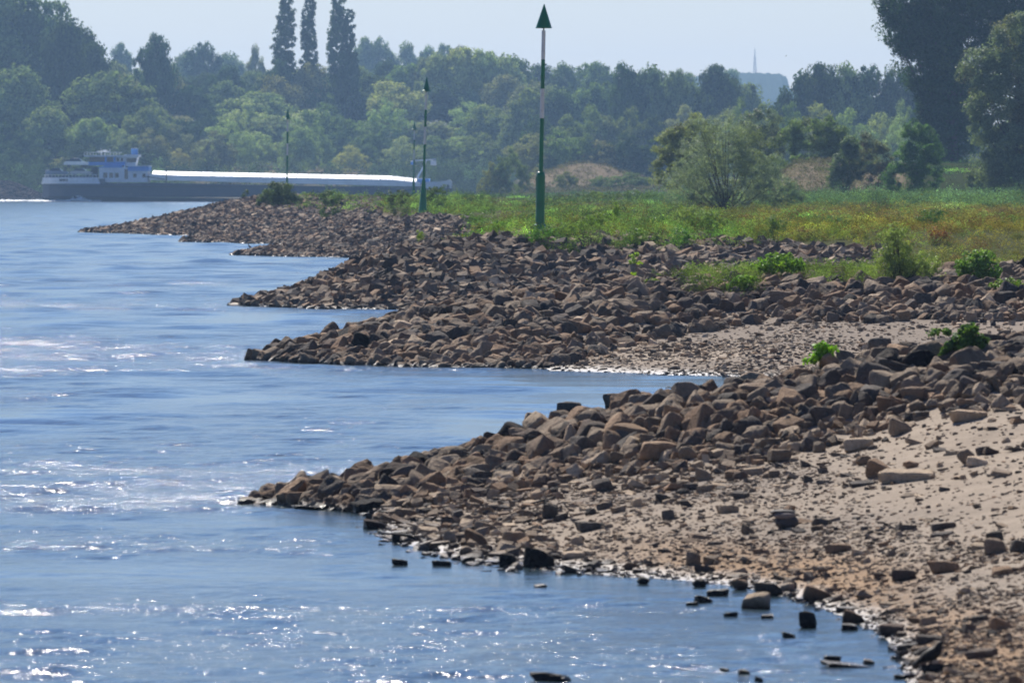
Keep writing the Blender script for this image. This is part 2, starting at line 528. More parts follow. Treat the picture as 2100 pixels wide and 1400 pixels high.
def vnoise(x, y, s, seed=0):
    r = np.zeros_like(x)
    g = np.random.default_rng(seed + 100)
    for i in range(7):
        a = g.uniform(0, 2 * math.pi); f = s * g.uniform(.6, 1.7); p = g.uniform(0, 6.28)
        r += np.sin((x * math.cos(a) + y * math.sin(a)) * f + p + 1.3 * np.sin((x * math.sin(a) - y * math.cos(a)) * f * .6 + p * 2))
    return r / 7


def gz(x, y):
    x = np.atleast_1d(np.asarray(x, float)); y = np.atleast_1d(np.asarray(y, float))
    y = np.maximum(y, 58.01)
    px = CX + x * F / y
    w = smooth(y, 1330, 1480)
    zn = near_z(np.clip(px, -700, 2800), np.minimum(y, 1590))
    zn = zn + 3.9 * smooth(px, 1540, 1640) * np.exp(-((y - 930) / 55.0) ** 2)
    z = zn * (1 - w) + far_z(px, y) * w
    land = smooth(z, 0.05, .4)
    amp = np.where(y < 240, .022, .06)
    z = z + amp * land * vnoise(x, y, np.where(y < 240, 2.1, .8)) + .012 * vnoise(x, y, 9.0, 3) * smooth(z, .0, .1)
    return z


def hit(px, py, z_off=0.0):
    """first point of the ground met by the sight line through a photo pixel"""
    d = np.exp(np.arange(math.log(62), math.log(1550), 0.0009))
    z = np.maximum(gz((px - CX) * d / F, d), 0) + z_off
    ray = CH - (py - HY) * d / F
    k = np.argmax(z >= ray)
    if not (z >= ray).any(): k = len(d) - 1
    return float((px - CX) * d[k] / F), float(d[k]), float(z[k] - z_off)


# ground sheet
cols = np.r_[np.arange(-6000, -600, 300), np.arange(-600, 450, 25), np.arange(450, 2300, 5), np.arange(2300, 2900, 30), np.arange(2900, 9000, 400)].astype(float)
rows = np.r_[np.exp(np.arange(math.log(30), math.log(64), .05)), np.exp(np.arange(math.log(64), math.log(320), .0026)), np.exp(np.arange(math.log(320), math.log(1100), .006)),
             np.exp(np.arange(math.log(1100), math.log(2700), .01)), np.exp(np.arange(math.log(2700), math.log(9000), .06))]
gx, gy = np.meshgrid(cols, rows)
X = (gx - CX) * gy / F; Y = gy
Z = np.concatenate([gz(X[i], Y[i]) for i in range(len(rows))]).reshape(X.shape)
nr, nc = X.shape
idx = np.arange(nr * nc).reshape(nr, nc)
quads = np.stack([idx[:-1, :-1], idx[:-1, 1:], idx[1:, 1:], idx[1:, :-1]], -1).reshape(-1, 4)
x_, y_, z_, p_ = X.ravel(), Y.ravel(), Z.ravel(), gx.ravel()
sand = np.array([.345, .29, .235]); grav = np.array([.235, .20, .17]); rust = np.array([.33, .22, .135]); soil = np.array([.10, .085, .055])
meadow = np.array([.075, .08, .04]); dry = np.array([.21, .165, .115]); wood = np.array([.035, .045, .02]); mud = np.array([.14, .115, .09])


def lerp(a, b, t): return a * (1 - t)[:, None] + b * t[:, None]


nz = vnoise(x_, y_, .55, 5); nz2 = vnoise(x_, y_, 1.7, 6)
c = np.tile(sand, (len(x_), 1))
c = lerp(c, np.tile(grav, (len(x_), 1)), smooth(nz + .5 * nz2 - .9 * (smooth(p_, 1500, 1900) * (y_ < 110)), -.35, .35) * .75)
c = lerp(c, np.tile(grav, (len(x_), 1)), ((y_ > 140) & (y_ < 235)) * smooth(z_, .30, .5) * .85)
c = lerp(c, np.tile(rust, (len(x_), 1)), smooth(.32 - z_ - .1 * nz, 0, .16) * smooth(p_, 1150, 1500) * (y_ < 100) * .8)
c = lerp(c, np.tile(mud, (len(x_), 1)), smooth(.035 - z_, 0, .05))
c = lerp(c, np.tile(soil, (len(x_), 1)), smooth(z_, 1.5, 2.0) * (y_ > 225))
c = lerp(c, np.tile(meadow, (len(x_), 1)), smooth(z_ + .2 * nz, 1.9, 2.2) * (y_ > 290))
c = lerp(c, np.tile(meadow, (len(x_), 1)), smooth(z_, .8, 1.3) * (y_ > 268) * (p_ > 1120))
c = lerp(c, np.tile(meadow, (len(x_), 1)), smooth(z_, .9, 1.5) * (y_ > 318) * (p_ > 880))
c = lerp(c, np.tile(meadow * .8, (len(x_), 1)), smooth(z_, .1, .4) * (y_ > 760))
c = lerp(c, np.tile(wood, (len(x_), 1)), smooth(z_, 2.6, 3.2) * (y_ > 600))
c = lerp(c, np.tile(dry, (len(x_), 1)), smooth(z_, 2.9, 3.8) * (y_ > 600) * (.75 + .25 * nz) * np.clip(smooth(p_, 380, 420) * (1 - smooth(p_, 730, 770)) + smooth(p_, 1050, 1080) * (1 - smooth(p_, 1330, 1370)) + smooth(p_, 1560, 1600) * (1 - smooth(p_, 1830, 1900)), 0, 1))
c = lerp(c, np.tile(wood, (len(x_), 1)), ((y_ > 2086) & ((p_ < 380) | (p_ > 770))).astype(float))
c = lerp(c, np.tile(wood, (len(x_), 1)), smooth(y_, 2150, 2230) * 1.0)
c = lerp(c, np.tile(soil * .9, (len(x_), 1)), ((y_ > 1950) & (y_ < 2084)).astype(float) * (p_ < 300))
ground = mesh_np('ground', np.c_[x_, y_, z_], quads, M['ground'], col=c, shade=True)
ga = ground.data.attributes.new('grit', 'FLOAT', 'POINT')
grit = (.35 + .65 * smooth(nz + .6 * nz2, -.5, .6)) * (y_ < 260) * (1 - .75 * smooth(p_, 1650, 1900) * smooth(z_, .45, .7) * (y_ < 110))
ga.data.foreach_set('value', grit.astype(np.float32))
tag(ground, 'sandy and gravelly river bank rising to a grassy flood plain', kind='structure')

# ------------------------------------------------------------------ water sheet with real waves
wr = np.r_[np.exp(np.arange(math.log(20), math.log(66), .06)), np.arange(66, 140, .10), np.arange(140, 230, .16), np.exp(np.arange(math.log(230), math.log(2300), .0025))]
wc = np.r_[np.arange(-9000, -800, 400), np.arange(-800, -120, 60), np.arange(-120, 1900, 5), np.arange(1900, 2800, 60), np.arange(2800, 9000, 500)].astype(float)
gx, gy = np.meshgrid(wc, wr)
X = (gx - CX) * gy / F; Y = gy.copy()
H = np.zeros_like(X)
wg = np.random.default_rng(5)
# eddy lines trailing off each groyne tip make rough bands
rough = .55 + .25 * vnoise(X, Y * .45, .35, 9) + .16 * vnoise(X, Y * .5, .9, 8)
far = smooth(Y, 150, 900)
for (dd_, wd, am) in [(78, 3.0, .15), (83.5, 1.2, .3), (99, 2.2, .15), (112, 2.0, .38), (118, 2.4, .4), (124, 2.0, .3), (190, 6, .2), (203, 4, .38), (216, 5, .25), (286, 8, .7), (300, 8, .4), (345, 12, .35), (365, 8, .5), (430, 14, .4), (500, 14, .2), (640, 25, .3)]:
    rough += am * np.exp(-((Y - dd_ - .25 * vnoise(X, Y, .3, int(dd_)) * wd) / wd) ** 2) * (.75 + .5 * vnoise(X, Y, .5, int(dd_) + 1))
for (dd_, wd) in [(92, 3.5), (105, 2.0), (150, 14), (180, 8), (255, 14), (270, 8), (330, 8), (460, 16)]:
    rough -= .28 * np.exp(-((Y - dd_) / wd) ** 2)
# calm in the lee behind each groyne
lee = smooth(gx, 700, 1150) * ((Y > 116) & (Y < 190))
rough -= .3 * lee
rough = rough * (1.12 - .55 * smooth(Y, 120, 420))
rough = rough * .93 + .34 * smooth(Y, 90, 240) * (vnoise(X, Y * .22, .8, 71) + .7 * vnoise(X, Y * .3, 2.0, 72))
rough = np.clip(rough, .10, 1.4)
for i in range(46):
    lam = 10 ** wg.uniform(math.log10(.36), math.log10(2.3))
    th = wg.normal(math.radians(78), math.radians(38))
    kx, ky = math.cos(th) * 2 * math.pi / lam, math.sin(th) * 2 * math.pi / lam
    amp = .0052 * lam ** 1.0 * wg.uniform(.6, 1.3)
    ph = wg.uniform(0, 6.28)
    fade = 1 - smooth(Y, 150 * lam ** .5, 430 * lam ** .5)
    H += amp * fade * np.sin(kx * X + ky * Y + ph + .8 * np.sin(X * .21 + Y * .17 + i))
burst = np.clip(vnoise(X, Y * .55, 1.5, 61) + .6 * vnoise(X, Y * .6, 3.4, 62), -.6, 1.2)
H *= rough * (.56 + 1.12 * np.clip(burst, -.3, 1.3))
H2 = np.zeros_like(X)
for i in range(22):
    lam = 10 ** wg.uniform(math.log10(2.2), math.log10(9))
    th = wg.normal(math.radians(82), math.radians(26))
    kx, ky = math.cos(th) * 2 * math.pi / lam, math.sin(th) * 2 * math.pi / lam
    H2 += .0042 * lam * smooth(Y, 25 * lam, 60 * lam) * (1 - smooth(Y, 150 * lam, 330 * lam)) * np.sin(kx * X + ky * Y + wg.uniform(0, 6.28) + .9 * np.sin(X * .3 + Y * .11 + i))
H += H2 * np.clip(.35 + .9 * vnoise(X, Y * .3, .9, 81) + .5 * rough, .05, 1.3)
zt = near_z(np.clip(gx, -700, 2800), np.clip(Y, 58.01, 1590))
shal = smooth(-zt, .02, .5)
H *= (.25 + .75 * shal) * (.70 + .30 * smooth(Y, 82, 118))
nr, nc = X.shape
idx = np.arange(nr * nc).reshape(nr, nc)
quads = np.stack([idx[:-1, :-1], idx[:-1, 1:], idx[1:, 1:], idx[1:, :-1]], -1).reshape(-1, 4)
water = mesh_np('river_water', np.c_[X.ravel(), Y.ravel(), H.ravel()], quads, M['water'], shade=True)
wa = water.data.attributes.new('rough', 'FLOAT', 'POINT')
wa.data.foreach_set('value', (rough * (.55 + .45 * shal) * (.82 + .18 * smooth(Y, 82, 118))).ravel().astype(np.float32))
tag(water, 'rippled blue river water glinting in the sun', kind='structure')

# ------------------------------------------------------------------ stones
TONES = {'dark grey': (.095, .082, .072), 'grey brown': (.225, .175, .128), 'reddish brown': (.24, .162, .105), 'tan': (.40, .31, .22), 'black': (.022, .02, .02), 'rusty orange': (.30, .16, .08)}


def rock_points(shape, g):
    P8 = np.array([(sx, sy, sz) for sx in (-1, 1) for sy in (-1, 1) for sz in (-1, 1)], float)
    if shape == 'blocky':
        p = P8 * [1, .82, .68] * g.uniform(.58, 1.1, (8, 3))
        p = np.r_[p, g.normal(0, 1, (5, 3))]
        p[8:] = p[8:] / np.linalg.norm(p[8:], axis=1)[:, None] * [1.12, .95, .8]
    elif shape == 'wedge':
        p = P8 * [1, .75, .72] * g.uniform(.65, 1.1, (8, 3))
        p[7] *= .25; p[5] *= [.6, .8, .3]
        p = np.r_[p, g.uniform(-.85, .85, (3, 3)) * [1, .8, .7]]
    elif shape == 'flat':
        p = P8 * [1.1, .85, .30] * g.uniform(.7, 1.1, (8, 3))
        a = g.uniform(0, 6.28, 6)
        p = np.r_[p, np.c_[np.cos(a) * 1.15, np.sin(a) * .9, g.uniform(-.28, .28, 6)]]
    else:
        p = g.normal(0, 1, (26, 3)); p = p / np.linalg.norm(p, axis=1)[:, None] * [1, .84, .7] * g.uniform(.92, 1.05, (26, 1))
    return p


def rock_mesh(name, shape, seed, detail):
    g = np.random.default_rng(seed)
    bm = bmesh.new()
    for p in rock_points(shape, g): bm.verts.new(p)
    r = bmesh.ops.convex_hull(bm, input=bm.verts)
    for v in [v for v in bm.verts if not v.link_faces]: bm.verts.remove(v)
    if detail:
        bmesh.ops.bevel(bm, geom=list(bm.edges), offset=.07, segments=1, affect='EDGES', profile=.5)
        bmesh.ops.triangulate(bm, faces=bm.faces)
        for it in range(detail):
            le = [e for e in bm.edges if e.calc_length() > (.34 if it == 0 else .2)]
            bmesh.ops.subdivide_edges(bm, edges=le, cuts=1, use_grid_fill=True)
            bmesh.ops.triangulate(bm, faces=bm.faces)
        bmesh.ops.smooth_vert(bm, verts=bm.verts, factor=.35, use_axis_x=True, use_axis_y=True, use_axis_z=True)
        co = np.array([v.co for v in bm.verts])
        f1 = vnoise(co[:, 0] + co[:, 2] * .7, co[:, 1] - co[:, 2] * .6, 3.2, seed)
        f2 = vnoise(co[:, 0] - co[:, 2], co[:, 1] + co[:, 2], 9.0, seed + 1)
        bm.normal_update()
        for v, a, b in zip(bm.verts, f1, f2): v.co += v.normal * (.11 * a + .055 * b)
    bmesh.ops.recalc_face_normals(bm, faces=bm.faces)
    me = bpy.data.meshes.new(name)
    bm.to_mesh(me); bm.free()
    if detail:
        me.polygons.foreach_set('use_smooth', np.full(len(me.polygons), True))
        me.set_sharp_from_angle(angle=math.radians(27))
    return me


SHAPES = ['blocky', 'wedge', 'flat', 'rounded']
PROTO = {s: [rock_mesh('riprap_stone', s, 31 + 17 * i + 5 * j, 2) for i in range(7)] for j, s in enumerate(SHAPES)}
for s in SHAPES:
    for me in PROTO[s]: me.materials.append(M['rock'])


def me_arrays(me):
    v = np.empty(len(me.vertices) * 3, np.float32); me.vertices.foreach_get('co', v)
    me.calc_loop_triangles()
    t = np.empty(len(me.loop_triangles) * 3, np.int32); me.loop_triangles.foreach_get('vertices', t)
    return v.reshape(-1, 3), t.reshape(-1, 3)


LOW = {s: [me_arrays(rock_mesh('tmp', s, 500 + 13 * i + 7 * j, 0)) for i in range(8)] for j, s in enumerate(SHAPES)}
MID = {s: [me_arrays(m) for m in PROTO[s]] for s in SHAPES}
for m in [m for m in bpy.data.meshes if m.name.startswith('tmp')]: bpy.data.meshes.remove(m)


def rotmats(rx, ry, rz):
    cx, sx, cy, sy, cz, sz = np.cos(rx), np.sin(rx), np.cos(ry), np.sin(ry), np.cos(rz), np.sin(rz)
    R = np.empty((len(rx), 3, 3))
    R[:, 0, 0] = cy * cz; R[:, 0, 1] = sx * sy * cz - cx * sz; R[:, 0, 2] = cx * sy * cz + sx * sz
    R[:, 1, 0] = cy * sz; R[:, 1, 1] = sx * sy * sz + cx * cz; R[:, 1, 2] = cx * sy * sz - sx * cz
    R[:, 2, 0] = -sy; R[:, 2, 1] = sx * cy; R[:, 2, 2] = cx * cy
    return R


# a stone record: x,y,z, sx,sy,sz, rx,ry,rz, shape index, proto index, tone index, zone
TN = list(TONES)
ST = []


def pick_tone(g, px, z):
    r = g.random()
    if g_zone_warm: w = (.14, .36, .28, .20, .02, 0)
    else: w = (.28, .42, .20, .10, 0, 0)
    return int(np.searchsorted(np.cumsum(w), r * .999))


g_zone_warm = False
EXPL = []


def stone(px, py, w, h, shape='blocky', tone='grey brown', rz=None, sink=.25, zone='', label=None, seed=None, tilt=.15):
    """a stone given by its foot in the photo and its visible width and height (photo pixels)"""
    x, y, z = hit(px, py)
    m = y / F
    sx = w * m / 2 * .98; szv = h * m / 2 * 1.1
    k = SHAPES.index(shape)
    div = {'blocky': .74, 'wedge': .72, 'flat': .30, 'rounded': .72}[shape]
    sz = szv / div
    g = random.Random(int(px * 7 + py * 13) if seed is None else seed)
    rz = g.uniform(-.5, .5) if rz is None else rz
    EXPL.append(dict(x=x, y=y + sx * .5, z=max(z, -.05) + szv * (1 - 2 * sink * .6), s=(sx, sx * g.uniform(.8, 1.0), sz), r=(g.uniform(-tilt, tilt), g.uniform(-tilt, tilt), rz),
                     shape=k, proto=g.randrange(7), tone=TN.index(tone), zone=zone, label=label, R=max(sx, szv)))


# singled-out stones of the foreground
E = [
 (1110, 1162, 68, 48, 'wedge', 'black', 'shore', 'black peaked boulder at the water edge left of a smaller black block'),
 (1040, 1162, 38, 30, 'blocky', 'black', 'shore', 'small black block beside the black peaked boulder at the water edge'),
 (1108, 1205, 22, 7, 'flat', 'black', 'shore', 'tiny black stone alone in the water below the black peaked boulder'),
 (1320, 1197, 34, 16, 'rounded', 'black', 'shore', 'low black rounded stone awash at the beach edge, nearest right of the peaked boulder'),
 (1436, 1204, 34, 20, 'rounded', 'black', 'shore', None), (1517, 1210, 40, 28, 'rounded', 'reddish brown', 'shore', 'round dark reddish stone standing at the beach edge behind the pale-topped stone'),
 (1578, 1222, 74, 38, 'wedge', 'dark grey', 'shore', 'broad dark wedge lying just behind the pale-topped stone at the water edge'),
 (1553, 1249, 64, 36, 'blocky', 'tan', 'shore', 'stone with a pale dry top and a wet black foot standing in the shallows'),
 (1470, 1222, 42, 14, 'flat', 'black', 'shore', None), (1442, 1236, 40, 20, 'wedge', 'black', 'shore', None), (1420, 1242, 22, 8, 'flat', 'black', 'shore', None),
 (1498, 1264, 26, 9, 'flat', 'black', 'shore', None), (1572, 1268, 26, 8, 'flat', 'black', 'shore', None),
 (1657, 1286, 36, 36, 'blocky', 'black', 'shore', 'upright black cube-like block standing in the shallow water'),
 (1620, 1309, 34, 15, 'wedge', 'black', 'shore', 'small black wedge in the water below the upright black cube'),
 (1682, 1229, 76, 30, 'wedge', 'reddish brown', 'shore', 'long dark brown wedge on the orange gravel right of the pale-topped stone'),
 (1755, 1278, 56, 30, 'wedge', 'reddish brown', 'shore', None), (1745, 1292, 44, 18, 'wedge', 'black', 'shore', None),
 (1828, 1303, 60, 26, 'blocky', 'dark grey', 'shore', 'dark rectangular block on the wet gravel above the crow'),
 (1880, 1278, 36, 13, 'blocky', 'reddish brown', 'beach', None), (1854, 1190, 52, 25, 'blocky', 'dark grey', 'beach', 'dark squat block alone on the lower right beach, above the crow'),
 (1935, 1174, 64, 25, 'blocky', 'reddish brown', 'beach', 'tilted brown oblong block right of the dark squat block on the beach'),
 (2056, 1180, 52, 18, 'blocky', 'reddish brown', 'beach', None), (1908, 1318, 50, 16, 'flat', 'dark grey', 'beach', 'flat dark stone right behind the head of the crow'),
 (1910, 1381, 54, 22, 'blocky', 'black', 'beach', 'black oblong stone the crow is perched on'),
 (2008, 1349, 68, 20, 'blocky', 'dark grey', 'beach', 'long low dark block on the beach to the right of the crow'),
 (2008, 1275, 36, 15, 'blocky', 'dark grey', 'beach', None), (2056, 1288, 56, 28, 'wedge', 'reddish brown', 'beach', None),
 (1135, 1397, 88, 24, 'wedge', 'black', 'shore', 'large low black rock alone in the water at the bottom edge of the photo'),
 (1732, 1369, 84, 10, 'flat', 'black', 'shore', 'long thin black slab lying in the shallows left of the crow'),
 (1706, 1354, 32, 10, 'flat', 'black', 'shore', None), (1784, 1362, 30, 13, 'wedge', 'tan', 'shore', None), (1528, 1386, 32, 18, 'wedge', 'black', 'shore', None),
 (1557, 1397, 24, 12, 'wedge', 'black', 'shore', None), (1486, 1376, 16, 7, 'flat', 'black', 'shore', None), (1850, 1392, 30, 10, 'flat', 'black', 'shore', None),
 (1682, 1077, 38, 14, 'blocky', 'dark grey', 'beach', 'small dark oblong stone just right of the dark cloth on the beach'),
 (1492, 1052, 38, 18, 'flat', 'tan', 'beach', 'pale tilted slab alone on the gravel left of the dark cloth'), (1722, 1134, 56, 20, 'blocky', 'reddish brown', 'beach', None),
 (1765, 1138, 34, 14, 'wedge', 'tan', 'beach', None), (1935, 1085, 48, 14, 'flat', 'dark grey', 'beach', None), (1860, 1088, 40, 12, 'flat', 'dark grey', 'beach', None),
 (1548, 1106, 28, 10, 'wedge', 'grey brown', 'beach', None), (2045, 1135, 60, 40, 'wedge', 'grey brown', 'beach', None), (2090, 1135, 50, 30, 'blocky', 'dark grey', 'beach', None),
 (2040, 1110, 42, 22, 'blocky', 'dark grey', 'beach', None), (1365, 1133, 30, 10, 'wedge', 'dark grey', 'beach', None), (1175, 1146, 40, 16, 'flat', 'tan', 'beach', 'pale flat slab right beside the black peaked boulder'),
 (820, 1158, 30, 12, 'flat', 'black', 'shore', None), (905, 1160, 36, 10, 'flat', 'dark grey', 'shore', None), (830, 1110, 60, 22, 'wedge', 'black', 'shore', None), (770, 1085, 62, 26, 'wedge', 'black', 'shore', None),
 (755, 1050, 60, 26, 'flat', 'black', 'shore', None), (980, 1118, 62, 40, 'wedge', 'reddish brown', 'beach', 'peaked brown stone in the gravel patch left of the black boulders'),
 (1000, 1090, 50, 24, 'wedge', 'grey brown', 'beach', None), (1130, 1063, 32, 32, 'blocky', 'dark grey', 'beach', 'dark upright block on the gravel below the stone heap'),
 (1210, 1088, 52, 20, 'flat', 'dark grey', 'beach', None), (1235, 1008, 50, 28, 'blocky', 'dark grey', 'beach', None), (1360, 1030, 38, 26, 'wedge', 'dark grey', 'beach', None),
 (1410, 1040, 24, 18, 'wedge', 'dark grey', 'beach', None), (1310, 1000, 44, 16, 'wedge', 'tan', 'beach', None), (1415, 1006, 40, 16, 'blocky', 'dark grey', 'beach', None),
 (1450, 985, 42, 28, 'wedge', 'grey brown', 'beach', None), (1510, 980, 50, 20, 'wedge', 'reddish brown', 'beach', None), (1545, 975, 40, 16, 'flat', 'tan', 'beach', None),
 (1600, 948, 48, 30, 'blocky', 'grey brown', 'beach', 'squarish pale-topped block at the foot of the nearest heap, alone on the sand'),
 (1655, 958, 28, 16, 'wedge', 'dark grey', 'beach', None), (1545, 950, 30, 20, 'blocky', 'grey brown', 'beach', None), (1690, 970, 26, 12, 'wedge', 'dark grey', 'beach', None),
 (1660, 988, 26, 16, 'wedge', 'dark grey', 'beach', None), (1765, 998, 46, 10, 'flat', 'dark grey', 'beach', None), (1690, 992, 30, 7, 'flat', 'dark grey', 'beach', None),
 (1772, 955, 46, 22, 'rounded', 'reddish brown', 'beach', None), (1815, 977, 76, 36, 'wedge', 'reddish brown', 'beach', 'brown hump of stone on the sand touching a long low slab'),
 (1862, 988, 108, 24, 'flat', 'tan', 'beach', 'long low pale slab lying on the sand in front of the brown hump'), (1868, 960, 40, 18, 'rounded', 'reddish brown', 'beach', None),
 (1980, 956, 46, 38, 'rounded', 'grey brown', 'beach', 'rounded brown boulder standing alone on the sand near the right edge'), (2010, 956, 60, 22, 'wedge', 'tan', 'beach', None),
 (2036, 932, 42, 14, 'wedge', 'dark grey', 'beach', None), (2055, 977, 40, 12, 'flat', 'grey brown', 'beach', None), (1938, 1007, 22, 8, 'flat', 'dark grey', 'beach', None), (2085, 925, 40, 8, 'flat', 'dark grey', 'beach', None),
 (1355, 945, 98, 44, 'blocky', 'reddish brown', 'heap', 'long brown double-humped stone at the sand edge, foot of the nearest heap'),
 (1320, 905, 112, 44, 'wedge', 'reddish brown', 'heap', 'longest brown stone of the nearest heap, sloping up to the right'),
 (1335, 862, 80, 36, 'blocky', 'grey brown', 'heap', 'broad rounded-top brown block on the left middle of the nearest heap'),
 (1838, 785, 100, 62, 'wedge', 'dark grey', 'heap', 'largest dark boulder on the crest between the two plants'),
 (1802, 728, 60, 36, 'blocky', 'dark grey', 'heap', 'flat-topped block standing highest on the crest right of the leafy plant'),
 (1740, 738, 44, 26, 'wedge', 'dark grey', 'heap', None), (1700, 770, 60, 34, 'rounded', 'dark grey', 'heap', None), (1545, 788, 62, 30, 'rounded', 'grey brown', 'heap', None),
 (1550, 825, 74, 44, 'blocky', 'grey brown', 'heap', None), (1620, 815, 44, 40, 'rounded', 'dark grey', 'heap', None), (1830, 850, 56, 48, 'wedge', 'reddish brown', 'heap', None),
 (1930, 790, 66, 34, 'blocky', 'grey brown', 'heap', None), (1880, 825, 64, 34, 'blocky', 'grey brown', 'heap', None), (1850, 890, 60, 40, 'wedge', 'grey brown', 'heap', None),
 (1760, 925, 66, 28, 'blocky', 'tan', 'heap', None), (1690, 893, 28, 34, 'wedge', 'grey brown', 'heap', None), (1985, 865, 66, 22, 'flat', 'tan', 'heap', None),
 (1620, 895, 40, 18, 'flat', 'tan', 'heap', None), (1640, 925, 50, 20, 'flat', 'tan', 'heap', None), (1575, 922, 50, 22, 'flat', 'grey brown', 'heap', None), (1530, 915, 44, 20, 'flat', 'grey brown', 'heap', None),
 (1490, 928, 44, 20, 'flat', 'grey brown', 'heap', None), (635, 1002, 44, 34, 'rounded', 'black', 'heap', 'left of two dark domed boulders near the tip of the nearest heap'),
 (680, 1000, 44, 34, 'rounded', 'dark grey', 'heap', 'right of two dark domed boulders near the tip of the nearest heap'),
 (580, 1014, 42, 20, 'blocky', 'black', 'heap', None), (538, 1024, 30, 16, 'rounded', 'black', 'shore', None), (553, 1031, 44, 16, 'wedge', 'black', 'shore', None),
 (625, 1046, 50, 10, 'flat', 'black', 'shore', None), (655, 1034, 40, 14, 'flat', 'black', 'shore', None), (738, 1012, 66, 34, 'wedge', 'reddish brown', 'heap', None),
 (860, 990, 56, 22, 'flat', 'dark grey', 'heap', None), (845, 962, 70, 30, 'flat', 'dark grey', 'heap', None), (1000, 935, 56, 44, 'wedge', 'reddish brown', 'heap', None), (1105, 875, 60, 34, 'wedge', 'grey brown', 'heap', None),
 (1170, 850, 52, 28, 'blocky', 'dark grey', 'heap', None), (1265, 835, 56, 30, 'blocky', 'dark grey', 'heap', None),
]
for e in E:
    stone(e[0], e[1], e[2], e[3], e[4], e[5], zone=e[6], label=e[7])


def spacing_scatter(cand, sep, taken):
    """greedy poisson: cand (n,2), sep (n,), taken list of (x,y,r)"""
    cell = float(np.max(sep))
    grid = {}
    for i, (x, y, r) in enumerate(taken): grid.setdefault((int(x // cell), int(y // cell)), []).append((x, y, r))
    keep = []
    for i in range(len(cand)):
        x, y = cand[i]; s = sep[i]
        cx_, cy_ = int(x // cell), int(y // cell)
        ok = True
        for a in (-1, 0, 1):
            for b in (-1, 0, 1):
                for (u, v, r) in grid.get((cx_ + a, cy_ + b), ()):
                    if (x - u) ** 2 + (y - v) ** 2 < ((s + r) * .5) ** 2: ok = False; break
                if not ok: break
            if not ok: break
        if ok:
            keep.append(i); grid.setdefault((cx_, cy_), []).append((x, y, s))
    return keep


REC = []


def add_rec(x, y, z, s, r, shape, proto, tone, zone, label=None, layer=1):
    REC.append((x, y, z, s[0], s[1], s[2], r[0], r[1], r[2], shape, proto, tone, zone, label, layer))


for e in EXPL:
    add_rec(e['x'], e['y'], e['z'], e['s'], e['r'], e['shape'], e['proto'], e['tone'], e['zone'], e['label'], 2)

taken0 = [(e['x'], e['y'], e['R'] * 1.15) for e in EXPL]
taken0.append(((1905 - CX) * 74.5 / F, 74.5, .35))
taken0.append(((1905 - CX) * 73.6 / F, 73.6, .3))


def groyne_fill(g, n_try, r_lo, r_hi, layers, warm, dfoot=0.0, pxmax=2350, pack=1.5):
    fr, cr, bk = GW[g]
    gg = np.random.default_rng(900 + g)
    px = gg.uniform(fr[0, 0] - 15, pxmax, n_try)
    t = gg.uniform(-.12, 1.25, n_try)            # 0 foot .. 1 crest .. 1.3 just behind
    tmax = 1.25 if g < 3 else np.interp(px, {3: [900, 2600], 4: [740, 840], 5: [620, 720], 6: [430, 520]}[g], [1.25, .93])
    t = np.minimum(t, tmax - gg.uniform(0, .9, n_try) * (t > tmax))
    df = np.interp(px, fr[:, 0], fr[:, 1]); dc = np.interp(px, cr[:, 0], cr[:, 1]); db = np.interp(px, bk[:, 0], bk[:, 1])
    if g <= 2:
        thin = (t < (.26 if g == 1 else .3)) & (gg.random(n_try) < (.88 if g == 1 else .85) * smooth(px, 900, 1300))
        t = np.where(thin, 1.24, t)
    d = np.where(t < 1, df + (dc - df) * t, dc + (db - dc) * (t - 1) * 2.4)
    for L in range(layers):
        o = gg.permutation(n_try)
        x, y = ((px - CX) * d / F)[o], d[o]
        big = gg.beta(1.6, 3.0, n_try)
        r = (r_lo + (r_hi - r_lo) * big)
        r = r * ((.50 + .50 * smooth(t[o], -.05, .5)) if g == 1 else (.78 + .22 * smooth(t[o], -.05, .5)))
        order = np.argsort(-r)
        x, y, r, tt, pp = x[order], y[order], r[order], t[o][order], px[o][order]
        z = gz(x, y)
        ok = z > -.22
        x, y, r, z, tt, pp = x[ok], y[ok], r[ok], z[ok], tt[ok], pp[ok]
        keep = spacing_scatter(np.c_[x, y], r * pack, taken0 if (L == layers - 1) else [])
        for i in keep:
            s = r[i]
            sh = int(np.searchsorted(np.cumsum([.46, .26, .06, .22]), gg.random() * .999))
            if sh == 2: pass
            rnd = gg.random()
            if warm: w = (.24, .42, .27, .05, .02, 0)
            else: w = (.34, .46, .16, .04, 0, 0)
            if g == 1:
                wx = smooth(np.array([pp[i]]), 1400, 1900)[0]
                w = (.20 + .22 * wx, .38 + .1 * wx, .34 - .20 * wx, .06 - .05 * wx, .02, 0)
                if tt[i] < .25: w = (.18, .36, .26, .20, 0, 0)
            w = np.array(w); w /= w.sum()
            tone = int(np.searchsorted(np.cumsum(w), rnd * .999))
            e = s * gg.uniform(.85, 1.15, 3)
            lift = (.35 if L == layers - 1 else -.1) * s * .7
            add_rec(x[i], y[i], z[i] + lift + gg.uniform(-.06, .12) * s, (e[0], e[1], e[2] * 1.12), tuple(gg.normal(0, .45, 2)) + (gg.uniform(0, 6.28),), sh, int(gg.integers(7)), tone, 'g%d' % g, None, L)


groyne_fill(1, 14000, .095, .265, 3, True, pxmax=2300, pack=1.42)
groyne_fill(2, 16000, .13, .32, 2, True)
groyne_fill(3, 30000, .13, .30, 2, False, pxmax=1830)
groyne_fill(4, 24000, .13, .30, 2, False, pxmax=960)
groyne_fill(5, 18000, .15, .32, 1, True, pxmax=880)
groyne_fill(6, 24000, .16, .36, 2, True, pxmax=780)

# loose stones on the beaches, thinning away from the heaps
gg = np.random.default_rng(77)


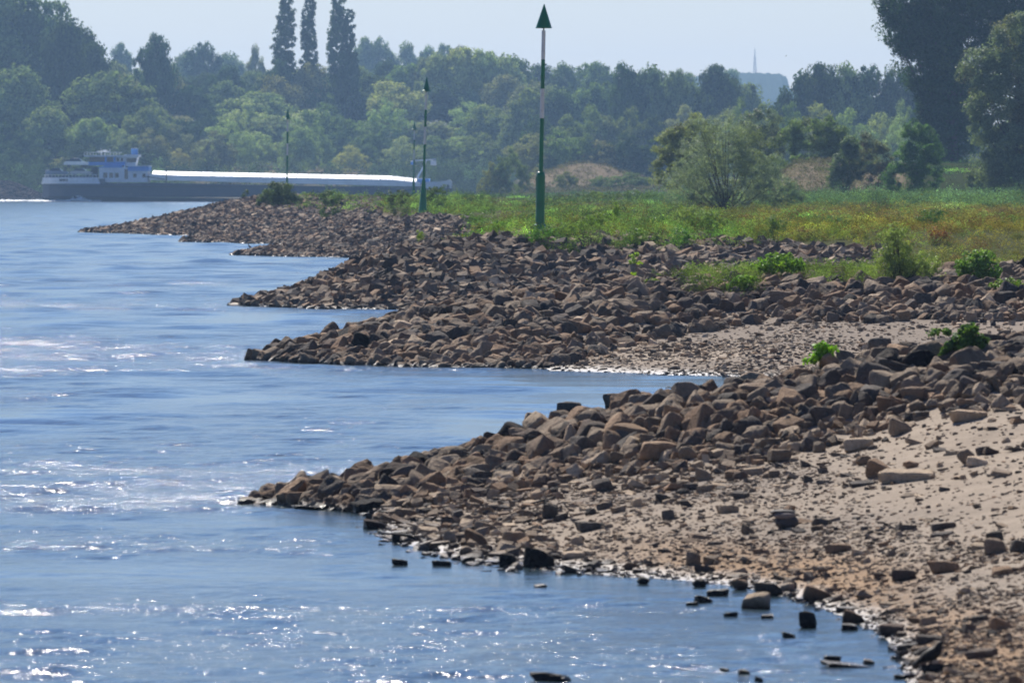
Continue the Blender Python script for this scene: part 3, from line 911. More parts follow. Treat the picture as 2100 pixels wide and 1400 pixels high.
def beach_scatter(n_try, pxr, dr, dens, r_fn, zone, flat=.55, tones=(.22, .36, .16, .26, 0, 0), pack=2.0):
    px = gg.uniform(*pxr, n_try); d = np.exp(gg.uniform(math.log(dr[0]), math.log(dr[1]), n_try))
    x = (px - CX) * d / F
    z = gz(x, d)
    k = (gg.random(n_try) < dens(px, d, z)) & (z > -.10)
    x, d, z, px = x[k], d[k], z[k], px[k]
    r = r_fn(len(x), px, d, z)
    o = np.argsort(-r); x, d, z, r, px = x[o], d[o], z[o], r[o], px[o]
    for i in spacing_scatter(np.c_[x, d], r * pack, taken0):
        sh = 2 if gg.random() < flat else int(gg.choice([0, 1, 3]))
        w = np.array(tones, float); w /= w.sum()
        tone = int(np.searchsorted(np.cumsum(w), gg.random() * .999))
        s = r[i]
        add_rec(x[i], d[i], z[i] + s * (.10 if sh == 2 else .28), tuple(s * gg.uniform(.8, 1.2, 3)), tuple(gg.normal(0, .16, 2)) + (gg.uniform(0, 6.28),), sh, int(gg.integers(7)), tone, zone)


f1 = GW[1][0]


def dens1(px, d, z):
    foot = np.interp(px, f1[:, 0], f1[:, 1])
    dist = foot - d
    a = np.exp(-np.clip(dist, 0, 99) / 2.6) * (1 - .55 * smooth(px, 1450, 1700)) * 1.5
    left = (1 - smooth(px, 950, 1250)) * .5
    rim = (.25 - .17 * smooth(px, 1600, 1800)) * np.exp(-((z - .05) / .07) ** 2)
    clean = 1 - .45 * smooth(px, 1450, 1650) * smooth(z, .35, .55)
    return np.clip((a * .8 + left + rim + .03) * (dist > -1.6) * clean, 0, 1)


beach_scatter(16000, (740, 2350), (66, 109), dens1, lambda n, p, d, z: .035 + .12 * gg.beta(1.2, 4.5, n), 'beach')
f2 = GW[2][0]


def dens2(px, d, z):
    foot = np.interp(px, f2[:, 0], f2[:, 1])
    dist = foot - d
    patch = smooth(vnoise(px * .012, d * .25, 1.0, 4), -.3, .5)
    return np.clip((np.exp(-np.clip(dist, 0, 99) / 1.6) * .6 + .5 * (1 - smooth(px, 1300, 1600)) * patch + .03 + .22 * patch * (z < .45)) * (dist > -1), 0, 1)


beach_scatter(9000, (1100, 2350), (150, 207), dens2, lambda n, p, d, z: .05 + .17 * gg.beta(1.0, 5.5, n), 'beach2', pack=1.9)

# which stones show largest?  splat every stone into a coarse depth buffer
R_ = np.array([r[:12] for r in REC], float)
zones = [r[12] for r in REC]
labels0 = [r[13] for r in REC]
BW, BH = 1050, 700
depth = np.full((BH, BW), 1e9); ids = np.full((BH, BW), -1)
order = np.argsort(-R_[:, 1])
for i in order:
    x, y, z, sx, sy, sz = R_[i, :6]
    if y > 240: continue
    u = (CX + x * F / y) / 2; v = (HY + (CH - z) * F / y) / 2
    ru = (sx + sy) * .5 * F / y / 2 * .85; rv = sz * F / y / 2 * (.3 if R_[i, 9] == 2 else .7)
    if u + ru < 0 or u - ru > BW or v - rv > BH: continue
    u0, u1, v0, v1 = int(max(0, u - ru)), int(min(BW, u + ru + 1)), int(max(0, v - rv)), int(min(BH, v + rv + 1))
    if u1 <= u0 or v1 <= v0: continue
    uu, vv = np.meshgrid(np.arange(u0, u1), np.arange(v0, v1))
    msk = ((uu - u) / max(ru, .6)) ** 2 + ((vv - v) / max(rv, .6)) ** 2 <= 1
    sub = ids[v0:v1, u0:u1]; sub[msk] = i
vis = np.bincount(ids[ids >= 0], minlength=len(REC))
for i, l in enumerate(labels0):
    if l or R_[i, 1] < 100 and zones[i] == 'shore': vis[i] += 4000 if l else 300
individual = np.argsort(-vis)[:300]
individual = [int(i) for i in individual if vis[i] > 0]
ind_set = set(individual)


def place_words(px, py, zone):
    if zone == 'shore' or (zone == 'beach' and py > 1180 and px < 1840 + (py - 1180) * .1 and px < 1800):
        if px < 700: return 'at the tip of the nearest heap'
        if px < 1000: return 'at the wet edge left of the boulders'
        if px < 1560: return 'in the shallows left of the pale-topped stone'
        return 'in the shallows near the crow'
    if zone == 'beach':
        if px < 900: return 'in the gravel close behind the tip'
        if px < 1250: return 'in the gravel above the black peaked boulder'
        if px < 1560: return 'on the gravel left of the dark cloth'
        if px < 1800: return 'on the beach around the dark cloth'
        if py > 1120: return 'on the beach near the crow'
        return 'on the bare sand at right'
    a = 'on the near heap '
    f_ = GW[1][0]; c_ = GW[1][1]
    if px < 760: w = 'behind its wet tip'
    elif px < 950: w = 'on its low left end'
    elif px < 1130: w = 'on its lower left slope'
    elif px < 1300: w = 'left of the longest stone'
    elif px < 1450: w = 'around the longest stone'
    elif px < 1600: w = 'where the bay water ends'
    elif px < 1760: w = 'below the small leafy plant'
    elif px < 1900: w = 'near the largest dark boulder'
    elif px < 2010: w = 'below the bushy green plant'
    else: w = 'at the right edge'
    return a + w


ORD = ['leftmost', 'second', 'third', 'fourth', 'fifth', 'sixth', 'seventh', 'eighth', 'ninth', 'tenth', 'eleventh', 'twelfth', 'thirteenth', 'fourteenth', 'fifteenth']


def ordinal(k, n):
    if n == 1: return ''
    if k == 0: return 'leftmost '
    if k == n - 1: return 'rightmost '
    if k < len(ORD): return ORD[k] + ' from left, '
    return '%dth from left, ' % (k + 1)


tmp = {}
info = {}
for i in individual:
    x, y, z, sx, sy, sz = R_[i, :6]
    px = CX + x * F / y; py = HY + (CH - z) * F / y
    wpx = (sx + sy) * F / y
    size = 'big' if wpx > 62 else ('small' if wpx < 36 else 'middling')
    zone = zones[i]
    lvl = ''
    if zone in ('g1', 'heap'):
        f_ = GW[1][0]; c_ = GW[1][1]
        tt = (y - np.interp(px, f_[:, 0], f_[:, 1])) / (np.interp(px, c_[:, 0], c_[:, 1]) - np.interp(px, f_[:, 0], f_[:, 1]))
        lvl = 'crest' if tt > .8 else ('upper' if tt > .5 else ('lower' if tt > .2 else 'foot'))
    if zone == 'g2':
        base = '%s %s %s stone on the second heap' % (size, TN[int(R_[i, 11])], SHAPES[int(R_[i, 9])])
        if px < 900: base += ' near its tip'
        elif px < 1350: base += ' on its middle'
        else: base += ' by its green plants'
    elif zone == 'beach2':
        base = '%s %s %s stone on the second bay beach' % (size, TN[int(R_[i, 11])], SHAPES[int(R_[i, 9])])
    else:
        base = '%s %s %s%s %s' % (size, TN[int(R_[i, 11])], (lvl + ' ') if lvl in ('crest', 'foot') else '', SHAPES[int(R_[i, 9])], place_words(px, py, zone))
    info[i] = (base, px)
    if labels0[i]: continue
    tmp.setdefault(base, []).append((px, i))
LBL = {}
for base, L in tmp.items():
    L.sort()
    for k, (px, i) in enumerate(L): LBL[i] = ordinal(k, len(L)) + base
for i in individual:
    if labels0[i]: LBL[i] = labels0[i]
GRP = {'g1': 'stones of the nearest riprap groyne', 'heap': 'stones of the nearest riprap groyne', 'beach': 'loose stones on the near beach', 'shore': 'wet stones along the near waterline',
       'g2': 'stones of the second riprap groyne', 'beach2': 'loose stones on the second beach'}
for i in individual:
    r = R_[i]
    me = PROTO[SHAPES[int(r[9])]][int(r[10])]
    o = bpy.data.objects.new('riprap_stone', me)
    o.location = r[:3]; o.scale = r[3:6]; o.rotation_euler = r[6:9]
    kk_ = .8 + .45 * random.random(); o.color = (*[v_ * kk_ for v_ in TONES[TN[int(r[11])]]], 1)
    COL.objects.link(o)
    tag(o, LBL[i], 'stone', GRP[zones[i]])

VV, FF, CC, off = [], [], [], 0
gc = np.random.default_rng(3)
rest = [i for i in range(len(REC)) if i not in ind_set]
Rm = rotmats(R_[:, 6], R_[:, 7], R_[:, 8])
for i in rest:
    r = R_[i]
    lib = MID if (r[1] < 235 and zones[i] != 'beach' and max(r[3:6]) > .12) else LOW
    L = lib[SHAPES[int(r[9])]]
    v, f = L[int(r[10]) % len(L)]
    v = (v * r[3:6]) @ Rm[i].T + r[:3]
    VV.append(v); FF.append(f + off); off += len(v)
    CC.append(np.tile(np.array(TONES[TN[int(r[11])]]) * gc.uniform(.72, 1.25), (len(v), 1)))
heap = mesh_np('riprap_stones', np.concatenate(VV), np.concatenate(FF), M['rock_many'], col=np.concatenate(CC))
tag(heap, 'countless brown and grey riprap stones piled on the row of groynes', 'stones', kind='stuff')

# gravel
VV, FF, CC, off = [], [], [], 0
gp = np.random.default_rng(21)


def gravel(n, pxr, dr, rlo, rhi, dens, out):
    px = gp.uniform(*pxr, n); d = np.exp(gp.uniform(math.log(dr[0]), math.log(dr[1]), n)); x = (px - CX) * d / F
    z = gz(x, d)
    k = (z > -.05) & (gp.random(n) < dens(px, d, z))
    x, d, z = x[k], d[k], z[k]
    m = len(x)
    r = rlo + (rhi - rlo) * gp.beta(1.1, 4, m)
    Rr = rotmats(gp.normal(0, .2, m), gp.normal(0, .2, m), gp.uniform(0, 6.28, m))
    tn = gp.choice(4, m, p=[.30, .34, .14, .22])
    tarr = np.array([TONES[t] for t in TN[:4]])
    hx = LOW['flat'] + LOW['blocky'][:3]
    which = gp.integers(0, len(hx), m)
    for w in range(len(hx)):
        s = np.where(which == w)[0]
        if not len(s): continue
        v, f = hx[w]
        sc = r[s][:, None, None] * gp.uniform(.8, 1.2, (len(s), 1, 3))
        vv = np.einsum('nij,nkj->nki', Rr[s], v[None] * sc) + np.c_[x[s], d[s], z[s] + r[s] * .12][:, None, :]
        ff = f[None] + (np.arange(len(s)) * len(v))[:, None, None] + out[3]
        out[0].append(vv.reshape(-1, 3)); out[1].append(ff.reshape(-1, 3)); out[2].append(np.repeat(tarr[tn[s]] * gp.uniform(.7, 1.3, (len(s), 1)), len(v), 0))
        out[3] += len(s) * len(v)


out = [[], [], [], 0]
pn = lambda px, d, z: smooth(vnoise((px - CX) * d / F, d, .8, 5) + .5 * vnoise((px - CX) * d / F, d, 2.4, 6) - .8 * smooth(px, 1650, 1900) * smooth(z, .4, .65), -.5, .4)
gravel(70000, (740, 2300), (62, 109), .009, .048, lambda p, d, z: (.28 + .72 * pn(p, d, z)) * (1 - .5 * smooth(p, 1500, 1750) * smooth(z, .4, .6)), out)
gravel(30000, (1100, 2300), (160, 206), .018, .075, lambda p, d, z: .25 + .75 * pn(p, d, z), out)
gr = mesh_np('gravel', np.concatenate(out[0]), np.concatenate(out[1]), M['rock_many'], col=np.concatenate(out[2]))
tag(gr, 'loose gravel and flat pebbles strewn over the sand', 'gravel', kind='stuff')


# ------------------------------------------------------------------ foliage helpers
def leaf_quads(C, size, g, aspect=.55, up=0.0, nrm=None, wob=.75):
    n = len(C)
    a = g.normal(0, 1, (n, 3)); a[:, 2] += up
    a /= np.linalg.norm(a, axis=1)[:, None]
    b = g.normal(0, 1, (n, 3)); b -= (b * a).sum(1)[:, None] * a; b /= np.linalg.norm(b, axis=1)[:, None]
    if nrm is not None:
        nn_ = nrm / (np.linalg.norm(nrm, axis=1)[:, None] + 1e-9) + g.normal(0, wob, (n, 3)) * .6
        nn_ /= np.linalg.norm(nn_, axis=1)[:, None] + 1e-9
        a -= (a * nn_).sum(1)[:, None] * nn_; a /= np.linalg.norm(a, axis=1)[:, None] + 1e-9
        b = np.cross(nn_, a)
    size = np.broadcast_to(size, (n,)) * g.uniform(.65, 1.35, n)
    A_ = a * size[:, None] * .5; B_ = b * (size * aspect)[:, None] * .5
    V = np.stack([C - A_, C + B_ - A_ * .1, C + A_, C - B_ - A_ * .1], 1).reshape(-1, 3)
    F4 = np.arange(4 * n).reshape(n, 4)
    return V, F4


def tube(pts, rad, seg=6):
    pts = np.asarray(pts, float); n = len(pts)
    V = []
    for i in range(n):
        t = pts[min(i + 1, n - 1)] - pts[max(i - 1, 0)]; t /= np.linalg.norm(t) + 1e-9
        u = np.cross(t, [0.3, .9, .1] if abs(t[2]) > .8 else [0, 0, 1]); u /= np.linalg.norm(u); w = np.cross(t, u)
        a = np.arange(seg) / seg * 2 * math.pi
        V.append(pts[i] + rad[i] * (np.cos(a)[:, None] * u + np.sin(a)[:, None] * w))
    V = np.concatenate(V)
    Fq = []
    for i in range(n - 1):
        for j in range(seg):
            Fq.append((i * seg + j, i * seg + (j + 1) % seg, (i + 1) * seg + (j + 1) % seg, (i + 1) * seg + j))
    return V, np.array(Fq)


def join(parts):
    V, Fs, o = [], [], 0
    for v, f in parts:
        V.append(v); Fs.append(f + o); o += len(v)
    return np.concatenate(V), np.concatenate(Fs)


def crown_points(lobes, nclump, nleaf, clump_r, g, shell=.62):
    """lobes: (x,y,z, rx,ry,rz). Leaves gather in clumps near the lobes' surfaces."""
    L = np.array(lobes, float)
    area = (L[:, 3] * L[:, 5]) ** 1.0; p = area / area.sum()
    C = []
    k = g.choice(len(L), nclump, p=p)
    dirv = g.normal(0, 1, (nclump, 3)); dirv[:, 2] += .15; dirv /= np.linalg.norm(dirv, axis=1)[:, None]
    rad = g.uniform(shell, 1.0, nclump) ** .8
    cc = L[k, :3] + dirv * L[k, 3:6] * rad[:, None]
    cr = clump_r * g.uniform(.55, 1.35, nclump)
    kk = g.integers(0, nclump, nleaf)
    off_ = g.normal(0, 1, (nleaf, 3)); off_ /= np.linalg.norm(off_, axis=1)[:, None] + 1e-9
    off_ *= (g.random(nleaf) ** .5)[:, None] * cr[kk][:, None] * [1, 1, .72]
    return cc[kk] + off_, dirv[kk] * .8 + off_ / (clump_r + 1e-9) + [0, 0, .15]


def limbs(lobes, base_r, g, n=9, multi=False):
    parts = []
    L = np.array(lobes)
    top = L[:, 2].max() + L[:, 5].max() * .2
    if not multi:
        pts = [(0, 0, -.02 * top), (g.normal(0, .008) * top, 0, top * .3), (g.normal(0, .015) * top, g.normal(0, .015) * top, top * .6), (g.normal(0, .02) * top, g.normal(0, .02) * top, top * .85)]
        parts.append(tube(pts, [base_r, base_r * .75, base_r * .45, base_r * .12], 7))
    for i in range(n):
        l = L[i % len(L)]
        s = (0, 0, top * g.uniform(.15, .5)) if not multi else (g.normal(0, base_r), g.normal(0, base_r), -.01 * top)
        dv = g.normal(0, 1, 3); dv /= np.linalg.norm(dv); e = l[:3] + dv * l[3:6] * g.uniform(.2, .75)
        mid = (np.array(s) + e) / 2 + [0, 0, -.05 * top]
        r0 = base_r * (.35 if not multi else .4)
        parts.append(tube([s, mid, e], [r0, r0 * .6, r0 * .15], 5))
    return join(parts)


PROTOS = {}


def tree_proto(key, lobes, nclump, nleaf, clump_r, leaf, base_r, seed, multi=False, aspect=.6):
    g = np.random.default_rng(seed)
    C, Nn = crown_points(lobes, nclump, nleaf, clump_r, g)
    ok_ = C[:, 2] > 0.02; C, Nn = C[ok_], Nn[ok_]
    V, Fq = leaf_quads(C, leaf, g, aspect, nrm=Nn)
    crown = mesh_np('crown', V, Fq, M['leaf_tree'], link=False).data
    tv, tf = limbs(lobes, base_r, g, multi=multi)
    trunk = mesh_np('trunk', tv, tf, M['bark'], link=False, shade=True).data
    PROTOS[key] = (crown, trunk)


# unit trees are 1 m tall prototypes scaled up: lobes in fractions of height
def rnd_lobes(kind, g):
    if kind == 'round':
        L = [(0, 0, .58, .30, .30, .34)]
        for i in range(7):
            a = g.uniform(0, 6.28); L.append((.24 * math.cos(a), .24 * math.sin(a), g.uniform(.35, .72), g.uniform(.13, .2), g.uniform(.13, .2), g.uniform(.12, .19)))
        L.append((g.normal(0, .05), 0, .84, .17, .17, .15))
    elif kind == 'tall':
        L = []
        for i in range(9):
            a = g.uniform(0, 6.28); h = g.uniform(.3, .88); w = .16 * (1 - abs(h - .5) * .9)
            L.append((w * math.cos(a) * .8, w * math.sin(a) * .8, h, g.uniform(.09, .15), g.uniform(.09, .15), g.uniform(.10, .17)))
        L.append((0, 0, .5, .16, .16, .38))
    elif kind == 'willow':
        L = [(0, 0, .45, .40, .40, .46)]
        for i in range(9):
            a = g.uniform(0, 6.28); L.append((.34 * math.cos(a), .34 * math.sin(a), g.uniform(.2, .62), g.uniform(.16, .24), g.uniform(.16, .24), g.uniform(.18, .28)))
        L.append((g.normal(0, .08), 0, .8, .2, .2, .18))
    elif kind == 'poplar':
        L = []
        for h in np.linspace(.08, .95, 18):
            w = .105 * (1 - abs(h - .42) ** 1.6 * 1.15)
            L.append((g.normal(0, .012), g.normal(0, .012), h, w * g.uniform(.85, 1.1), w * g.uniform(.85, 1.1), .085))
    return L


for i in range(4): tree_proto(('round', i), rnd_lobes('round', np.random.default_rng(40 + i)), 170, 11000, .085, .038, .016, 50 + i)
for i in range(3): tree_proto(('tall', i), rnd_lobes('tall', np.random.default_rng(60 + i)), 150, 9500, .075, .034, .012, 70 + i)
for i in range(4): tree_proto(('willow', i), rnd_lobes('willow', np.random.default_rng(80 + i)), 170, 11500, .085, .036, .010, 90 + i, multi=True)
for i in range(2): tree_proto(('poplar', i), rnd_lobes('poplar', np.random.default_rng(95 + i)), 420, 15000, .026, .019, .007, 97 + i)

TREE_NAME = {'round': 'broadleaf_tree', 'tall': 'tall_tree', 'willow': 'willow_bush', 'poplar': 'poplar_tree'}
LEAFC = {'dark': (.085, .125, .045), 'green': (.23, .285, .10), 'light': (.40, .45, .19), 'yellow': (.48, .44, .18), 'olive': (.31, .31, .14), 'rust': (.24, .20, .09)}
SHADE_WORD = {'dark': 'dark green', 'green': 'mid green', 'light': 'pale green', 'yellow': 'yellowish', 'olive': 'olive', 'rust': 'brownish'}
FT = []
tg = np.random.default_rng(123)


def far_tree(kind, px, py_top, d, wpx, colr, row):
    x = (px - CX) * d / F
    z = float(max(gz(x, d)[0], 0))
    h = zof(py_top, d) - z
    if h < 1.5: return None
    wid = {'round': .72, 'tall': .44, 'willow': .95, 'poplar': .235}[kind]
    sx = (wpx * d / F) / wid
    cands = [k for k in PROTOS if k[0] == kind]
    crown, trunk = PROTOS[cands[int(tg.integers(len(cands)))]]
    e = empty(TREE_NAME[kind], (x, d, z - .1), tg.uniform(0, 6.28))
    e.scale = (sx, sx, h)
    c = np.array(LEAFC[colr]) * tg.uniform(.82, 1.2) * np.array([tg.uniform(.9, 1.1), 1, tg.uniform(.85, 1.1)])
    for nm, me in (('crown', crown), ('trunk', trunk)):
        o = bpy.data.objects.new(nm, me); COL.objects.link(o); o.parent = e
        if nm == 'crown': o.color = (*c, 1)
    FT.append((e, kind, px, colr, row))
    return e


sky_px = [-80, 0, 50, 130, 170, 205, 225, 250, 290, 345, 380, 400, 430, 460, 530, 570, 740, 800, 850, 900, 960, 1000, 1050, 1130, 1210, 1280, 1330, 1400, 1440, 1500]
sky_py = [5, 0, 10, 15, 30, 95, 128, 128, 132, 138, 140, 136, 132, 138, 140, 138, 125, 120, 118, 100, 95, 98, 112, 128, 122, 128, 132, 150, 160, 170]
# named rows
# 1 skyline row
for px in np.arange(235, 1420, 46):
    p = px + tg.uniform(-14, 14)
    far_tree('round', p, np.interp(p, sky_px, sky_py) + tg.uniform(-6, 16), tg.uniform(2440, 2560), tg.uniform(70, 110), tg.choice(['green', 'olive', 'dark', 'green']), 'on the skyline ridge')
# light green mass between the poplars and the mast
for px in (905, 945, 990, 1030):
    far_tree('round', px, 92 + abs(px - 955) * .22, 2400, 100, 'light', 'in the pale clump under the skyline')
# second row
for px in np.arange(-40, 1440, 62):
    p = px + tg.uniform(-18, 18)
    far_tree('round', p, 168 + tg.uniform(-18, 22) - (25 if p < 350 else 0), tg.uniform(2310, 2400), tg.uniform(90, 150), tg.choice(['green', 'olive', 'dark', 'light', 'green'], p=[.3, .25, .15, .15, .15]), 'in the upper wood')
# third row
for px in np.arange(-40, 1440, 66):
    p = px + tg.uniform(-20, 20)
    far_tree(tg.choice(['round', 'willow']), p, 222 + tg.uniform(-20, 24), tg.uniform(2220, 2290), tg.uniform(90, 150), tg.choice(['green', 'light', 'dark', 'olive'], p=[.36, .3, .16, .18]), 'in the middle wood')
# front willows along the far bank
for px in np.arange(300, 1100, 58):
    p = px + tg.uniform(-16, 16)
    far_tree('willow', p, 270 + tg.uniform(-28, 28), tg.uniform(2160, 2205), tg.uniform(70, 115), tg.choice(['light', 'green', 'yellow', 'olive'], p=[.4, .3, .15, .15]), 'along the far bank')
for (px, top, w, c) in [(365, 302, 45, 'yellow'), (720, 298, 70, 'yellow'), (440, 268, 90, 'olive'), (610, 240, 90, 'light'), (517, 337, 22, 'green'), (130, 322, 80, 'yellow')]:
    far_tree('willow', px, top, 2145, w, c, 'at the far water edge')
# tall dark trees at left
for (px, top, w, c) in [(-60, -30, 130, 'dark'), (0, -20, 110, 'green'), (45, 0, 90, 'dark'), (90, 2, 80, 'green'), (130, 5, 70, 'dark'), (165, 25, 70, 'dark'), (195, 60, 55, 'dark'), (60, 60, 110, 'dark'), (150, 90, 90, 'dark')]:
    far_tree('tall', px, top, tg.uniform(2230, 2290), w * 1.25, c, 'in the tall grove at left')
for (px, top, w, c) in [(30, 130, 170, 'green'), (-50, 150, 150, 'green'), (240, 140, 190, 'green'), (100, 215, 130, 'green'), (190, 240, 110, 'light'), (300, 215, 100, 'green'), (50, 262, 110, 'dark'), (245, 262, 90, 'light'), (5, 250, 110, 'dark'), (310, 262, 80, 'olive'),
                        (150, 290, 90, 'dark'), (75, 300, 80, 'dark'), (215, 305, 90, 'dark'), (280, 300, 90, 'dark'), (20, 305, 90, 'dark')]:
    far_tree('round' if top < 250 else 'willow', px, top, 2190 - (top - 130) * .25, w, c, 'behind the barge stern')
far_tree('round', 318, 66, 2330, 82, 'dark', 'alone on the slope left of the poplars')
far_tree('round', 425, 82, 2900, 90, 'dark', 'far back on the hazy skyline')
far_tree('round', 525, 90, 2900, 38, 'olive', 'far back on the hazy skyline')
for (px, top, w) in [(585, -14, 56), (633, -10, 42), (693, -14, 52), (716, 28, 42)]:
    far_tree('poplar', px, top, 2380, w * 1.05, 'dark', 'of the poplar row')
for (px, top, w, c) in [(575, 120, 70, 'dark'), (625, 125, 90, 'olive'), (655, 150, 80, 'green'), (540, 150, 80, 'dark'), (715, 110, 60, 'dark')]:
    far_tree('round', px, top, 2370, w, c, 'at the foot of the poplars')
# far hazy ridge trees
for (px, top, w) in [(745, 74, 60), (785, 72, 70), (830, 84, 70), (870, 92, 60), (910, 88, 60), (1490, 140, 80), (370, 104, 70), (470, 106, 80), (250, 86, 60), (490, 120, 70)]:
    far_tree('round', px, top, 3300, w, 'green', 'on the bluish far ridge')
# right part: woods beyond the meadow
for px in np.arange(1090, 1560, 48):
    p = px + tg.uniform(-12, 12)
    far_tree('round', p, 175 + tg.uniform(-14, 16), 2150, tg.uniform(90, 130), tg.choice(['dark', 'green', 'green']), 'in the upper right wood')
    far_tree('willow', p + 20, 228 + tg.uniform(-16, 20), 1950, tg.uniform(90, 130), tg.choice(['green', 'dark', 'olive']), 'in the lower right wood')
    far_tree('willow', p + 8, 275 + tg.uniform(-16, 16), 1780, tg.uniform(80, 120), tg.choice(['dark', 'green', 'olive']), 'just behind the sandy mound')
for (px, top, w, c) in [(1475, 130, 120, 'dark'), (1330, 128, 90, 'green'), (1390, 140, 80, 'green'), (1290, 125, 90, 'dark')]:
    far_tree('round', px, top, 2050, w, c, 'on the skyline left of the blue hill')
for (px, top, w, c) in [(1640, 142, 100, 'dark'), (1690, 126, 110, 'dark'), (1745, 126, 90, 'green'), (1790, 128, 110, 'dark'), (1840, 132, 100, 'dark'), (1900, 140, 120, 'dark'), (1960, 140, 120, 'dark')]:
    far_tree('round', px, top, 1850, w, c, 'of the dark row right of the blue hill')
for (px, top, w, c) in [(1560, 205, 110, 'green'), (1620, 208, 100, 'green'), (1680, 212, 110, 'light'), (1740, 222, 100, 'light'), (1800, 225, 100, 'light'), (1850, 205, 80, 'light'), (1900, 220, 90, 'light'), (1520, 200, 90, 'green')]:
    far_tree('willow', px, top, 1650, w, c, 'in the pale row below the dark trees')
for (px, top, w, c) in [(1770, 250, 90, 'light'), (1840, 232, 90, 'light'), (1700, 250, 90, 'green')]:
    far_tree('willow', px, top, 1500, w, c, 'in the misty hollow at right')
for (px, top, w, c) in [(1160, 350, 50, 'olive'), (1290, 352, 90, 'green'), (1230, 358, 40, 'green'), (1050, 300, 70, 'green'), (1010, 330, 60, 'olive')]:
    far_tree('willow', px, top, 1440, w, c, 'around the sandy mound')

bykey = {}
for (e, kind, px, colr, row) in FT:
    nm = {'round': 'tree', 'tall': 'tall narrow tree', 'willow': 'willow', 'poplar': 'poplar'}[kind]
    bykey.setdefault('%s %s %s' % (SHADE_WORD[colr], nm, row), []).append((px, e, kind, row))
for base, L in bykey.items():
    L.sort(key=lambda t: t[0])
    for k, (px, e, kind, row) in enumerate(L):
        tag(e, ordinal(k, len(L)) + base, 'poplar' if kind == 'poplar' else ('willow' if kind == 'willow' else 'tree'), 'trees ' + row)


# ------------------------------------------------------------------ nearer trees and shrubs, each built at its own place
def plant(name, label, cat, px, py, lobes_px, nclump, nleaf, clump_px, leaf_px, colr, seed, d=None, base_r=None, multi=True, aspect=.5, depth=.9, nl=12, group=None, zbase=None, shell=.6, colr2=None, mix=.3, stems=True, up=0):
    """lobes_px: (dx, up, rx, rz) in photo pixels relative to the foot"""
    if d is None: x, y, z = hit(px, py)
    else:
        x, y = (px - CX) * d / F, d
        z = float(gz(x, y)[0])
        if zbase is not None: z = zbase
    m = y / F
    e = empty(name, (x, y, z - .02))
    g = np.random.default_rng(seed)
    # heights are measured from the photo row of the foot
    zfoot = zof(py, y)
    dz = zfoot - z
    if dz < -.08:
        x, y, z = hit(px, py); e.location = (x, y, z - .02); m = y / F; dz = 0.0
    L = [(a * m, g.uniform(-.3, .3) * c_ * m * depth, b * m + dz, c_ * m, c_ * m * depth, h * m) for (a, b, c_, h) in lobes_px]
    if dz > .4:
        wd = max(l[2] for l in lobes_px) * m
        L.append((0, 0, dz * .5, wd, wd * depth, dz * .5 + .2))
    C, Nn = crown_points(L, nclump, nleaf, clump_px * m, g, shell)
    ok_ = C[:, 2] > .0; C, Nn = C[ok_], Nn[ok_]
    V, Fq = leaf_quads(C, leaf_px * m, g, aspect, up, nrm=Nn, wob=.9)
    cl = np.tile(np.array(colr), (len(C), 1))
    if colr2 is not None:
        sel = smooth(vnoise(C[:, 0], C[:, 2] * 1.3 + C[:, 1], 3.0 / max(1e-3, (lobes_px[0][2] * m)), seed), 1 - 2 * mix - .3, 1 - 2 * mix + .3)
        cl = cl * (1 - sel[:, None]) + np.array(colr2) * sel[:, None]
    mesh_np('foliage' if base_r is None else 'crown', V, Fq, M['leaf'] if y < 1100 else M['leaf_far'], e, col=np.repeat(cl, 4, 0))
    if stems:
        r0 = base_r if base_r else max(.01, .010 * max(l[2] + l[5] for l in L))
        tv, tf = limbs(L, r0, g, nl, multi)
        mesh_np('stems' if multi else 'trunk', tv, tf, M['bark'], e, shade=True)
    tag(e, label, cat, group)
    return e


# the big tree at the upper right with its ivy-clad stem, and the grey willow beside it
plant('tall_tree', 'huge dark ivy-clad tree with wide crown at the upper right', 'tree', 1960, 402,
      [(-20, 60, 50, 80), (-10, 140, 62, 80), (-5, 210, 75, 70), (-30, 270, 80, 70), (-75, 300, 60, 45), (-60, 350, 80, 50), (-110, 345, 42, 40), (-125, 385, 36, 40), (0, 340, 100, 60), (60, 380, 90, 50), (20, 430, 110, 50), (110, 420, 90, 60), (-60, 410, 70, 40), (120, 330, 80, 70), (-45, 235, 60, 40), (-60, 165, 30, 30)],
      620, 150000, 25, 6.2, (.04, .08, .025), 501, d=1050, base_r=.8, multi=False, nl=14, colr2=(.075, .11, .03), mix=.28, shell=.35)
plant('willow_tree', 'broad grey green willow half cut by the right edge', 'willow', 2085, 405,
      [(0, 90, 70, 90), (-10, 200, 90, 90), (15, 290, 90, 80), (60, 350, 80, 40), (-60, 160, 40, 60), (-70, 250, 45, 50), (60, 150, 90, 110), (-35, 60, 50, 50)],
      420, 110000, 22, 5.0, (.19, .22, .13), 502, d=900, base_r=.45, multi=False, nl=14, colr2=(.16, .125, .06), mix=.3)
plant('willow_bush', 'round silvery willow bush with bare dark stems in front of the meadow', 'willow', 1490, 432,
      [(-10, 105, 84, 88), (-62, 88, 62, 66), (48, 86, 66, 66), (-6, 165, 60, 38), (-88, 48, 48, 42), (88, 46, 54, 44), (20, 30, 78, 32), (-40, 172, 34, 24), (40, 150, 44, 34), (-50, 30, 50, 28)],
      640, 60000, 13, 3.4, (.27, .30, .235), 503, d=545, base_r=.15, nl=44, aspect=.32, shell=.3, colr2=(.16, .18, .09), mix=.35)
plant('willow_bush', 'dark olive willow bush behind the silvery one, at its left', 'willow', 1400, 402,
      [(-10, 85, 50, 60), (20, 120, 50, 50), (-30, 45, 36, 40), (40, 70, 50, 60)], 160, 30000, 14, 4.2, (.26, .27, .12), 504, d=760, colr2=(.12, .12, .04))
